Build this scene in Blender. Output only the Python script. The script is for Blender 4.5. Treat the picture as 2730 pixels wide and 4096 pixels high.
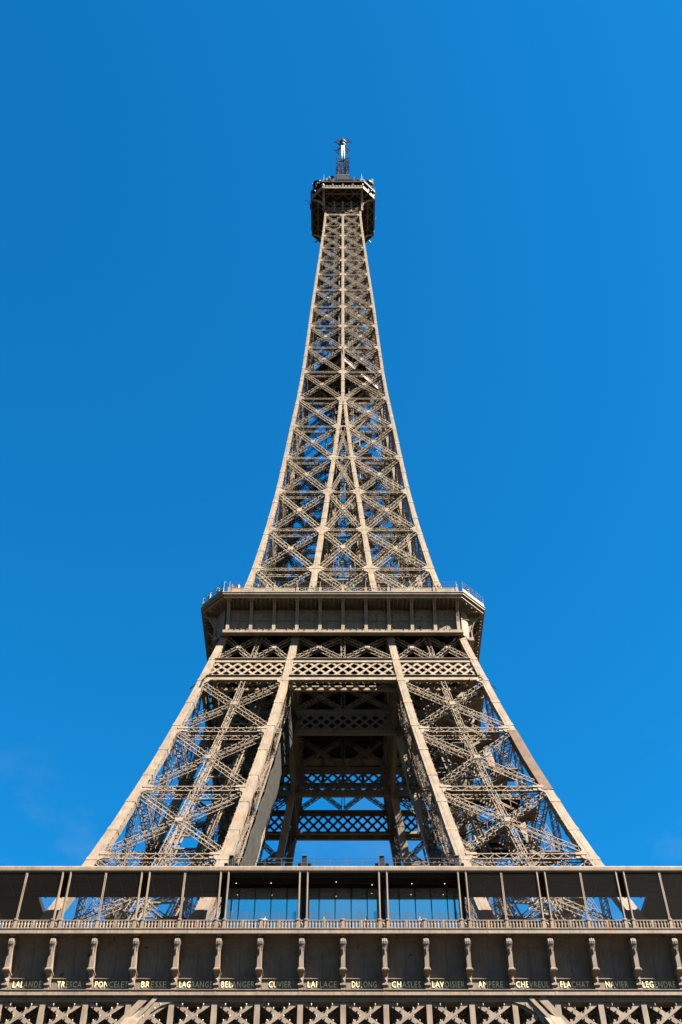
import bpy, math, random
from mathutils import Vector as V, Quaternion
R = math.radians
random.seed(7)
scn = bpy.context.scene
for o in list(bpy.data.objects): bpy.data.objects.remove(o)
col = scn.collection

# ------------------------------------------------------------------ camera
cd = bpy.data.cameras.new('camera'); cam = bpy.data.objects.new('camera', cd); col.objects.link(cam)
cam.location = (-0.043, -136.755, 2.02)
cam.rotation_euler = (R(90 + 48.7546), 0, 0)
cd.sensor_fit = 'VERTICAL'; cd.sensor_height = 36; cd.sensor_width = 24; cd.lens = 39.548
cd.shift_x = -0.00166; cd.clip_start = 0.5; cd.clip_end = 20000
scn.camera = cam

# ------------------------------------------------------------------ sky and sun
SUN_AZ, SUN_EL = 60.0, 44.5          # azimuth measured from the facade normal towards the right
S = V((math.cos(R(SUN_EL)) * math.sin(R(SUN_AZ)), -math.cos(R(SUN_EL)) * math.cos(R(SUN_AZ)), math.sin(R(SUN_EL))))
wd = bpy.data.worlds.new('World'); scn.world = wd; wd.use_nodes = True
nt = wd.node_tree; nt.nodes.clear()
sky = nt.nodes.new('ShaderNodeTexSky'); sky.sky_type = 'NISHITA'; sky.sun_disc = False
sky.sun_elevation = R(SUN_EL); sky.sun_rotation = math.atan2(S.x, S.y)
sky.air_density = 1.0; sky.dust_density = 0.3; sky.ozone_density = 3.0; sky.altitude = 50
bg = nt.nodes.new('ShaderNodeBackground'); bg.inputs[1].default_value = 0.05
out = nt.nodes.new('ShaderNodeOutputWorld')
# deepen the blue by channel ratio: a pale horizon stays pale, the deep sky gets deeper
L = nt.links.new
def wmath(op, x, y):
    n = nt.nodes.new('ShaderNodeMath'); n.operation = op
    for i, q in enumerate((x, y)):
        if isinstance(q, (int, float)): n.inputs[i].default_value = q
        else: L(q, n.inputs[i])
    return n.outputs[0]
sp = nt.nodes.new('ShaderNodeSeparateColor'); L(sky.outputs[0], sp.inputs[0]); cb = nt.nodes.new('ShaderNodeCombineColor')
SKY_R, SKY_G, SKY_GAIN = 3.6, 1.56, 0.47
blue = wmath('MULTIPLY', sp.outputs[2], SKY_GAIN)
L(wmath('MULTIPLY', blue, wmath('POWER', wmath('DIVIDE', sp.outputs[0], sp.outputs[2]), SKY_R)), cb.inputs[0])
L(wmath('MULTIPLY', blue, wmath('POWER', wmath('DIVIDE', sp.outputs[1], sp.outputs[2]), SKY_G)), cb.inputs[1])
L(blue, cb.inputs[2])
# thin wisps of cloud in the lower sky, all round
tc = nt.nodes.new('ShaderNodeTexCoord')
mp = nt.nodes.new('ShaderNodeMapping'); mp.inputs['Scale'].default_value = (5, 5, 9); mp.inputs['Location'].default_value = (1.7, 5.2, 2.0)
nz = nt.nodes.new('ShaderNodeTexNoise'); nz.inputs['Scale'].default_value = 1.3; nz.inputs['Detail'].default_value = 9; nz.inputs['Roughness'].default_value = 0.62
cr = nt.nodes.new('ShaderNodeMapRange'); cr.inputs[1].default_value = 0.54; cr.inputs[2].default_value = 0.80; cr.inputs[3].default_value = 0; cr.inputs[4].default_value = 0.55
sx = nt.nodes.new('ShaderNodeSeparateXYZ')
er = nt.nodes.new('ShaderNodeMapRange'); er.inputs[1].default_value = 0.60; er.inputs[2].default_value = 0.34; er.inputs[3].default_value = 0; er.inputs[4].default_value = 1
mm = nt.nodes.new('ShaderNodeMath'); mm.operation = 'MULTIPLY'
cmix = nt.nodes.new('ShaderNodeMixRGB'); cmix.inputs[2].default_value = (1.1, 1.25, 1.4, 1)
L(tc.outputs['Generated'], mp.inputs[0]); L(mp.outputs[0], nz.inputs[0]); L(nz.outputs[0], cr.inputs[0])
L(tc.outputs['Generated'], sx.inputs[0]); L(sx.outputs[2], er.inputs[0]); L(cr.outputs[0], mm.inputs[0]); L(er.outputs[0], mm.inputs[1])
L(cb.outputs[0], cmix.inputs[1]); L(mm.outputs[0], cmix.inputs[0])
L(cmix.outputs[0], bg.inputs[0]); L(bg.outputs[0], out.inputs[0])
sd = bpy.data.lights.new('sun', 'SUN'); so = bpy.data.objects.new('sun', sd); col.objects.link(so)
sd.energy = 5.0; sd.angle = R(0.53); sd.color = (1.0, 0.95, 0.87)
so.rotation_euler = S.to_track_quat('Z', 'Y').to_euler(); so.location = (200, -100, 300)
scn.view_settings.view_transform = 'Standard'; scn.view_settings.look = 'None'
scn.view_settings.exposure = 3.40; scn.view_settings.gamma = 1; scn.view_settings.use_curve_mapping = False

# ------------------------------------------------------------------ helpers
def interp(z, zs, vs):
    if z <= zs[0]: return vs[0]
    for i in range(1, len(zs)):
        if z <= zs[i]:
            t = (z - zs[i-1]) / (zs[i] - zs[i-1]); return vs[i-1] + t * (vs[i] - vs[i-1])
    return vs[-1]
PZ = [0,50,57.6,62,68.1,74.6,80.1,85.5,90.9,96.9,102.3,108,115.7,123.8,128.7,139.3,150.2,160.7,171.1,181.4,191.5,201.2,210.2,218.7,226.9,234.5,241.9,248.7,255.4,261.5,267.6,276]
PW = [62.5,34.4,31.7,30.2,28.15,26.22,24.72,23.26,21.97,20.52,19.35,18.1,16.5,14.97,14.17,12.75,11.56,10.67,9.85,8.98,8.31,7.82,7.42,7.05,6.62,6.22,5.84,5.5,5.19,4.9,4.7,4.7]
IZ = [0,50,57.6,62,70.1,80.7,91.5,101.65,111,117,123.5,139.1,150.2,160.7,171.2,181.4]
IX = [37.5,17.6,14.7,13.8,12.19,10.53,8.75,7.28,6.25,5.25,4.2,3.0,2.17,1.27,.53,.0]
CZ = [0,50,70,80,101,117,124,139,150,171,200,276]
CC = [2.0,1.4,1.25,1.1,1.0,.98,.92,.82,.74,.64,.57,.52]
w = lambda z: interp(z, PZ, PW)
xi = lambda z: interp(z, IZ, IX)
cc = lambda z: interp(z, CZ, CC)

def rot(p, k):
    x, y, z = p
    k %= 4
    return (x, y, z) if k == 0 else (-y, x, z) if k == 1 else (-x, -y, z) if k == 2 else (y, -x, z)

class MB:
    def __init__(s, k=0): s.v = []; s.f = []; s.k = k; s.m = []; s.cur = 0
    def add(s, pts, faces):
        n = len(s.v); s.v += [rot(tuple(p), s.k) for p in pts]; s.f += [tuple(i + n for i in f) for f in faces]; s.m += [s.cur] * len(faces)
    def quad(s, a, b, c, d): s.add((a, b, c, d), ((0, 1, 2, 3),))
    def hexa(s, p): s.add(p, ((0,3,2,1),(4,5,6,7),(0,1,5,4),(1,2,6,5),(2,3,7,6),(3,0,4,7)))
    def box(s, x0, x1, y0, y1, z0, z1):
        s.hexa(((x0,y0,z0),(x1,y0,z0),(x1,y1,z0),(x0,y1,z0),(x0,y0,z1),(x1,y0,z1),(x1,y1,z1),(x0,y1,z1)))
    def bar(s, P, Q, a, b, n, ends=True):
        """bar from P to Q, a wide in the plane normal to n, b deep; the front face lies on P, Q and the depth goes to -n"""
        P = V(P); Q = V(Q); t = (Q - P).normalized(); n = V(n); n = (n - t * n.dot(t)).normalized(); u = t.cross(n) * (a / 2)
        c = [u, -u, -u - n * b, u - n * b]
        pts = [P + q for q in c] + [Q + q for q in c]
        fs = [(0,1,5,4),(1,2,6,5),(2,3,7,6),(3,0,4,7)]
        if ends: fs += [(3,2,1,0),(4,5,6,7)]
        s.add(pts, fs)
    def strip(s, P, Q, a, n):
        P = V(P); Q = V(Q); t = (Q - P).normalized(); u = t.cross(V(n)); 
        if u.length < 1e-6: return
        u = u.normalized() * (a / 2); s.add((P + u, P - u, Q - u, Q + u), ((0, 1, 2, 3),))
    def lattice(s, P, Q, W, D, n, fl=.14, lw=.075, cell=None, lamps=None, ld=1.0):
        """box lattice girder: four corner bars and zigzag lacing on the four sides"""
        P = V(P); Q = V(Q); Ln = (Q - P).length; t = (Q - P) / Ln; n = V(n); n = (n - t * n.dot(t)).normalized(); u = t.cross(n)
        b = fl * W; h = W / 2 - b / 2
        for sg in (1, -1):
            s.bar(P + u * h * sg, Q + u * h * sg, b, b * .6, n, False)
            s.bar(P + u * h * sg - n * (D - b * .6), Q + u * h * sg - n * (D - b * .6), b, b * .6, n, False)
        m = max(2, round(Ln / (cell or W * 1.0))); st = Ln / m; lw2 = lw * max(W, .5)
        e = b * .25
        for i in range(m):
            g = 1 if i % 2 else -1
            A = P + t * (i * st); B = P + t * ((i + 1) * st)
            s.strip(A + u * h * g - n * e, B - u * h * g - n * e, lw2, n)
            s.strip(A - u * h * g - n * (D - e), B + u * h * g - n * (D - e), lw2, n)
            for sg in (1, -1):
                o = u * (W / 2 - e) * sg
                s.strip(A + o - n * (D * (.5 - .5 * g)), B + o - n * (D * (.5 + .5 * g)), lw2, u)
        if lamps is not None:
            mm_ = max(1, int(Ln / ld))
            for i in range(mm_):
                A = P + t * ((i + .5) * Ln / mm_)
                for sg in (1, -1):
                    if random.random() < .85: lamps.append(rot(tuple(A + u * (h * sg) + n * .10), s.k))
    def loft(s, rings, cap=True):
        m = len(rings[0]); n = len(rings); pts = [p for r in rings for p in r]; fs = []
        for i in range(n - 1):
            for j in range(m):
                a = i * m + j; b = i * m + (j + 1) % m; fs.append((a, b, b + m, a + m))
        if cap: fs += [tuple(range(m))[::-1], tuple(range((n - 1) * m, n * m))]
        s.add(pts, fs)
    def lathe(s, cx, cy, prof, seg=8, sq=False):
        rs = []
        for r, z in prof:
            rs.append([(cx + r * math.cos(2 * math.pi * (j + .5) / seg), cy + r * math.sin(2 * math.pi * (j + .5) / seg), z) for j in range(seg)])
        s.loft(rs)
    def octa(s, c, r):
        x, y, z = c
        s.add(((x+r,y,z),(x,y+r,z),(x-r,y,z),(x,y-r,z),(x,y,z+r),(x,y,z-r)), ((0,1,4),(1,2,4),(2,3,4),(3,0,4),(1,0,5),(2,1,5),(3,2,5),(0,3,5)))
    def mesh(s, name, mat):
        me = bpy.data.meshes.new(name); me.from_pydata(s.v, [], s.f)
        for m_ in (mat if isinstance(mat, (list, tuple)) else [mat]): me.materials.append(m_)
        if isinstance(mat, (list, tuple)): me.polygons.foreach_set('material_index', s.m)
        me.validate(); me.update(); return me
    def build(s, name, mat, parent=None, **props):
        return link(name, s.mesh(name, mat), parent, **props)

def link(name, me, parent=None, loc=None, rz=0, **props):
    o = bpy.data.objects.new(name, me); col.objects.link(o)
    if parent: o.parent = parent
    if loc: o.location = loc
    if rz: o.rotation_euler = (0, 0, rz)
    for a, b in props.items(): o[a] = b
    return o
def empty(name, label, cat, loc=(0, 0, 0), group=None):
    o = link(name, None, None, loc); o['label'] = label; o['category'] = cat
    if group: o['group'] = group
    return o

# ------------------------------------------------------------------ materials
def newmat(name):
    m = bpy.data.materials.new(name); m.use_nodes = True; nt = m.node_tree
    return m, nt, nt.nodes['Principled BSDF'], nt.links.new
def plain(name, c, rough=.6, metal=0, var=.12, sc=3.0):
    m, nt, b, L = newmat(name)
    g = nt.nodes.new('ShaderNodeNewGeometry'); n = nt.nodes.new('ShaderNodeTexNoise'); n.inputs['Scale'].default_value = sc; n.inputs['Detail'].default_value = 5
    r = nt.nodes.new('ShaderNodeMapRange'); r.inputs[1].default_value = .3; r.inputs[2].default_value = .7; r.inputs[3].default_value = 1 - var; r.inputs[4].default_value = 1 + var
    x = nt.nodes.new('ShaderNodeMixRGB'); x.blend_type = 'MULTIPLY'; x.inputs[0].default_value = 1; x.inputs[1].default_value = (*c, 1)
    L(g.outputs['Position'], n.inputs[0]); L(n.outputs[0], r.inputs[0]); L(r.outputs[0], x.inputs[2]); L(x.outputs[0], b.inputs['Base Color'])
    b.inputs['Roughness'].default_value = rough; b.inputs['Metallic'].default_value = metal; b.inputs['Specular IOR Level'].default_value = .08
    return m
def paint(name, low, high, rust=.5, peel=0.0, rough=.5, z0=50, z1=125):
    """the tower's brown paint: two shades by height, blotches, streaks that run down, rust spots, peeled patches"""
    m, nt, b, L = newmat(name); N = nt.nodes.new
    g = N('ShaderNodeNewGeometry'); sp = N('ShaderNodeSeparateXYZ'); L(g.outputs['Position'], sp.inputs[0])
    hz = N('ShaderNodeMapRange'); hz.inputs[1].default_value = z0; hz.inputs[2].default_value = z1; L(sp.outputs[2], hz.inputs[0])
    base = N('ShaderNodeMixRGB'); base.inputs[1].default_value = (*low, 1); base.inputs[2].default_value = (*high, 1); L(hz.outputs[0], base.inputs[0])
    n1 = N('ShaderNodeTexNoise'); n1.inputs['Scale'].default_value = .8; n1.inputs['Detail'].default_value = 7; L(g.outputs['Position'], n1.inputs[0])
    mp = N('ShaderNodeMapping'); mp.inputs['Scale'].default_value = (4, 4, .35); L(g.outputs['Position'], mp.inputs[0])
    n2 = N('ShaderNodeTexNoise'); n2.inputs['Scale'].default_value = 1.6; n2.inputs['Detail'].default_value = 6; L(mp.outputs[0], n2.inputs[0])
    a1 = N('ShaderNodeMath'); a1.operation = 'ADD'; L(n1.outputs[0], a1.inputs[0]); L(n2.outputs[0], a1.inputs[1])
    r1 = N('ShaderNodeMapRange'); r1.inputs[1].default_value = .7; r1.inputs[2].default_value = 1.3; r1.inputs[3].default_value = .70; r1.inputs[4].default_value = 1.22; L(a1.outputs[0], r1.inputs[0])
    x1 = N('ShaderNodeMixRGB'); x1.blend_type = 'MULTIPLY'; x1.inputs[0].default_value = 1; L(base.outputs[0], x1.inputs[1]); L(r1.outputs[0], x1.inputs[2])
    n3 = N('ShaderNodeTexNoise'); n3.inputs['Scale'].default_value = .55; n3.inputs['Detail'].default_value = 10; n3.inputs['Roughness'].default_value = .7
    mp3 = N('ShaderNodeMapping'); mp3.inputs['Scale'].default_value = (1.6, 1.6, .7); mp3.inputs['Location'].default_value = (7, 3, 1); L(g.outputs['Position'], mp3.inputs[0]); L(mp3.outputs[0], n3.inputs[0])
    r3 = N('ShaderNodeMapRange'); r3.inputs[1].default_value = .545; r3.inputs[2].default_value = .70; r3.inputs[3].default_value = 0; r3.inputs[4].default_value = rust; L(n3.outputs[0], r3.inputs[0])
    x2 = N('ShaderNodeMixRGB'); x2.inputs[2].default_value = (.15, .066, .017, 1); L(r3.outputs[0], x2.inputs[0]); L(x1.outputs[0], x2.inputs[1])
    last = x2
    if peel:
        n4 = N('ShaderNodeTexNoise'); n4.inputs['Scale'].default_value = 1.15; n4.inputs['Detail'].default_value = 6; n4.inputs['Roughness'].default_value = .55
        mp4 = N('ShaderNodeMapping'); mp4.inputs['Location'].default_value = (11, 4, 2.4); L(g.outputs['Position'], mp4.inputs[0]); L(mp4.outputs[0], n4.inputs[0])
        r4 = N('ShaderNodeMapRange'); r4.inputs[1].default_value = .655; r4.inputs[2].default_value = .67; r4.inputs[3].default_value = 0; r4.inputs[4].default_value = peel; L(n4.outputs[0], r4.inputs[0])
        x3 = N('ShaderNodeMixRGB'); x3.inputs[2].default_value = (.026, .012, .01, 1); L(r4.outputs[0], x3.inputs[0]); L(last.outputs[0], x3.inputs[1]); last = x3
    L(last.outputs[0], b.inputs['Base Color']); b.inputs['Roughness'].default_value = rough
    b.inputs['Specular IOR Level'].default_value = .08
    bp = N('ShaderNodeBump'); bp.inputs['Strength'].default_value = .15; bp.inputs['Distance'].default_value = .03
    n5 = N('ShaderNodeTexNoise'); n5.inputs['Scale'].default_value = 6; L(g.outputs['Position'], n5.inputs[0]); L(n5.outputs[0], bp.inputs['Height']); L(bp.outputs[0], b.inputs['Normal'])
    return m
LOW = (.089, .067, .050); HIGH = (.112, .089, .062)
M_paint = paint('brown_iron_paint', LOW, HIGH, .45)
M_chord = paint('brown_iron_paint_weathered', LOW, HIGH, .75)
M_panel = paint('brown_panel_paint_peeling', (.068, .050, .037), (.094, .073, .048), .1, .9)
M_fresh_dimmed = paint('fresh_and_dimmed_brown', (.055, .034, .02), (.055, .034, .02), .1)  # fresh paint on the column; dimmed colour for the sunlit platform fascia
M_gold = plain('gold_letter_paint', (.36, .32, .18), .5, .0, .05)
M_lamp = plain('lamp_glass', (.115, .105, .07), .25, .0, .1)
M_glass, _nt, _b, _L = newmat('pavilion_glass')
_b.inputs['Base Color'].default_value = (.66, .66, .58, 1); _b.inputs['Metallic'].default_value = .93; _b.inputs['Roughness'].default_value = .07
_n = _nt.nodes.new('ShaderNodeTexNoise'); _n.inputs['Scale'].default_value = .25; _bp = _nt.nodes.new('ShaderNodeBump'); _bp.inputs['Strength'].default_value = .03; _bp.inputs['Distance'].default_value = .1
_L(_n.outputs[0], _bp.inputs['Height']); _L(_bp.outputs[0], _b.inputs['Normal'])
M_rglass, _nt, _b, _L = newmat('railing_glass')
_b.inputs['Base Color'].default_value = (.9, .95, .97, 1); _b.inputs['Roughness'].default_value = .03; _b.inputs['Transmission Weight'].default_value = 1; _b.inputs['IOR'].default_value = 1.08
M_dark = plain('dark_steel', (.007, .0065, .006), .5)
M_shade_brown = plain('shade_darkened_brown', (.011, .0088, .0075), .6)  # tower brown darkened: shade of undersides and interiors put into the colour
M_wire = plain('steel_wire', (.032, .029, .025), .5, .1)
M_red = plain('red_canvas', (.08, .008, .013), .8)
M_net = plain('grey_netting', (.011, .0098, .008), .9, 0, .25, 1.2)
M_white = plain('white_radome', (.24, .235, .225), .35, 0, .05)
M_pale = plain('pale_window_panel', (.095, .085, .062), .3, 0, .12, 1.5)
M_grey = plain('grey_equipment', (.035, .034, .031), .5, .1, .25, 2)
M_ground = plain('park_ground', (.022, .02, .015), .9, 0, .2, .05)
M_stone = plain('foot_masonry', (.42, .38, .31), .85)
M_copper = plain('grey_green_roof', (.08, .083, .06), .6)
def emit(name, c, s):
    m, nt, b, L = newmat(name); b.inputs['Emission Color'].default_value = (*c, 1); b.inputs['Emission Strength'].default_value = s; return m
M_bulb = emit('warm_ceiling_lamp', (1, .72, .35), .5)

# ------------------------------------------------------------------ ground
g = MB(); g.quad((-6000, -6000, 0), (6000, -6000, 0), (6000, 6000, 0), (-6000, 6000, 0)); g.build('ground', M_ground, kind='structure')

# ------------------------------------------------------------------ the tower
T = empty('iron_tower', 'tall brown lattice iron tower with three galleries, tapering to a white mast', 'tower')

def rect_loft(mb, zs, fx, fy, out_=0.0):
    rs = []
    for z in zs:
        x0, x1 = fx(z); y0, y1 = fy(z)
        rs.append([(x0 - out_, y0 - out_, z), (x1 + out_, y0 - out_, z), (x1 + out_, y1 + out_, z), (x0 - out_, y1 + out_, z)])
    mb.loft(rs)
def chord(z0, z1, ox, oy, sx, sy, mat=M_chord, name='corner_chord', fx=None, fy=None, joint=4.6):
    """one box column of a pier; ox, oy: outer (True) or inner line; sx, sy signs"""
    def rng(outer, sg):
        def f(z):
            a, b = (w(z) - cc(z), w(z)) if outer else (xi(z), xi(z) + cc(z))
            return (a, b) if sg > 0 else (-b, -a)
        return f
    fx = fx or rng(ox, sx); fy = fy or rng(oy, sy)
    n = max(2, int((z1 - z0) / 3)); zs = [z0 + (z1 - z0) * i / n for i in range(n + 1)]
    mb = MB(); rect_loft(mb, zs, fx, fy)
    z = z0 + joint * .7
    while z < z1 - 1:
        rect_loft(mb, [z, z + .5], fx, fy, .045); z += joint
    # raised cover strip along the middle of each face
    rs = []
    for q in zs:
        x0, x1 = fx(q); y0, y1 = fy(q); e = (x1 - x0) * .30; o_ = .02
        rs.append([(x0 + e, y0 - o_, q), (x1 - e, y0 - o_, q), (x1 - e, y1 + o_, q), (x0 + e, y1 + o_, q)])
    mb.loft(rs)
    return mb.build(name, mat, T)

# legs below the first floor (only their tops are near the frame)
for sx in (-1, 1):
    for sy in (-1, 1):
        for ox in (True, False):
            for oy in (True, False):
                chord(2.5, 56.5, ox, oy, sx, sy, name='leg_chord', joint=9)
        mb = MB(); c_ = 50
        for a in (0, 1):
            for b in (0, 1):
                px_, py_ = sx * (61.5 if a else 38.5), sy * (61.5 if b else 38.5)
                mb.box(px_ - 3.2, px_ + 3.2, py_ - 3.2, py_ + 3.2, 0, 2.6)
        mb.build('masonry_foot', M_stone, T)

NODES_L = [57.6, 69.6, 80.5, 91.25, 101.8]
NODES_U = [117.0, 128.33, 139.09, 150.18, 160.68, 171.2, 181.38, 191.5, 201.2, 210.2, 218.85, 226.8, 234.5, 241.9, 248.7, 255.4, 261.4, 267.3]
# pier columns between first and second floor, and above
for sx in (-1, 1):
    for sy in (-1, 1):
        for ox in (True, False):
            for oy in (True, False):
                chord(56.5, 111.4, ox, oy, sx, sy, name='pier_chord')
                if ox and oy: chord(116.0, 269.6, True, True, sx, sy, name='shaft_corner_chord')
                elif ox or oy: chord(116.0, 181.0, ox, oy, sx, sy, name='shaft_inner_chord')
                else: chord(116.0, 170.0, False, False, sx, sy, name='shaft_core_chord')
# single centre chord of each face above the merge
for k in range(4):
    def fr(z): return (-cc(z) / 2 - .02, cc(z) / 2 + .02)
    def fo(z): return (-w(z) - .004, -w(z) + cc(z))
    def fo2(z): return (w(z) - cc(z), w(z) + .004)
    if k == 0: chord(180.2, 268.0, 0, 0, 0, 0, name='shaft_centre_chord', fx=fr, fy=fo)
    if k == 1: chord(180.2, 268.0, 0, 0, 0, 0, name='shaft_centre_chord', fx=fo2, fy=fr)
    if k == 2: chord(180.2, 268.0, 0, 0, 0, 0, name='shaft_centre_chord', fx=fr, fy=fo2)
    if k == 3: chord(180.2, 268.0, 0, 0, 0, 0, name='shaft_centre_chord', fx=fo, fy=fr)
# freshly painted plate length on the right outer column
mb = MB(); rect_loft(mb, [80.2 + i * 1.8 for i in range(7)], lambda z: (w(z) - cc(z) - .07, w(z) + .07), lambda z: (-w(z) - .07, -w(z) + cc(z) + .07))
mb.build('column_casing', M_fresh_dimmed, T, label='darker freshly painted length of the right outer column')

LAMPS = []           # sparkle lamps of the shaft and piers
def panel(A, B, z0, z1, n, k=0, W=.62, D=.7, mid=False, plate=True, indiv=True, sink=None, gz=.75, lamps=None, cell=None, hor=True, gusset=True):
    """one X-braced panel of a face between the column edges A(z) and B(z)"""
    def mk(): return MB(k) if indiv else sink
    n = V(n); off = n * -.06
    def lerp(z, t): return V(A(z)).lerp(V(B(z)), t)
    def done(mb, nm):
        if indiv: mb.build(nm, M_paint, T)
    a0, b0, a1, b1 = [V(q) + off for q in (A(z0 + gz), B(z0 + gz), A(z1 - gz), B(z1 - gz))]
    dn_ = {} if indiv else dict(fl=.22, lw=.20)  # lacing off the front face widened to cast more shade inside
    m = mk(); m.lattice(a0, b1, W, D, n, lamps=lamps, cell=cell, **dn_); done(m, 'diagonal_brace')
    m = mk(); m.lattice(b0 + n * .03, a1 + n * .03, W, D, n, lamps=lamps, cell=cell, **dn_); done(m, 'diagonal_brace')
    # crossing point
    d1 = b1 - a0; d2 = a1 - b0
    den = d1.cross(d2).length; t = (b0 - a0).cross(d2).length / den if den else .5
    X = a0 + d1 * t
    if plate:
        e1 = d1.normalized() * W * .85; e2 = d2.normalized() * W * .85; f = n * .075
        m = mk()
        u1 = (e1 + e2) * .42; u2 = (e1 - e2) * .42
        ring = [X + e1 * .9 + u2 * .28, X + e1 * .9 - u2 * .0 + u1 * .0, X + u1, X + e2 * .9, X - u2, X - e1 * .9, X - u1, X - e2 * .9, X + u2]
        ring = [X + e1, X + u1, X + e2, X - u2, X - e1, X - u1, X - e2, X + u2]
        m.loft([[tuple(p - n * .03) for p in ring], [tuple(p + f) for p in ring]]); done(m, 'crossing_plate')
    if mid:
        m = mk(); m.lattice(lerp(z0 + .3, .5) + off - n * .02, X + off * .5 - n * .02, W * .95, D, n, lamps=lamps); done(m, 'middle_post')
        m = mk(); m.lattice(X + off * .5 - n * .02, lerp(z1 - .3, .5) + off - n * .02, W * .95, D, n, lamps=lamps); done(m, 'middle_post')
    if gusset:
        for (P, Q, z) in ((A, B, z0), (B, A, z0), (A, B, z1), (B, A, z1)):
            sg = 1 if z == z0 else -1
            d = (V(Q(z)) - V(P(z))).normalized(); f = n * .02
            p0 = V(P(z)) - d * .05; p1 = V(P(z + sg * W * 1.5)) - d * .05
            ring = [p0, p0 + d * W * .95, p0.lerp(p1, .45) + d * W * .8, p1.lerp(p0, .3) + d * W * .2, p1]
            if sg * (1 if d.x + d.y > 0 else -1) < 0: ring = ring[::-1]
            m = mk(); m.loft([[tuple(p - n * .03) for p in ring], [tuple(p + f) for p in ring]]); done(m, 'gusset_plate')

def hstrut(A, B, z, n, k=0, W=.85, D=1.0, indiv=True, sink=None, lamps=None):
    m = MB(k) if indiv else sink
    n = V(n); P = V(A(z)) - n * .1; Q = V(B(z)) - n * .1
    m.lattice(P, Q, W, D, n, fl=.13 if indiv else .2, lw=.075 if indiv else .2, lamps=lamps, cell=W * .9)  # struts off the front likewise thickened to shade the interior
    # end plates that lap onto the columns
    d = (Q - P).normalized()
    for (s_, g_) in ((P, 1), (Q, -1)):
        e = s_ + n * .115
        for dz in (-W * .27, W * .27):
            m.bar(e - d * g_ * .15 + V((0, 0, dz)), e + d * g_ * W * 1.25 + V((0, 0, dz)), W * .42, .05, n)
    if indiv: m.build('horizontal_strut', M_paint, T)

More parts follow.
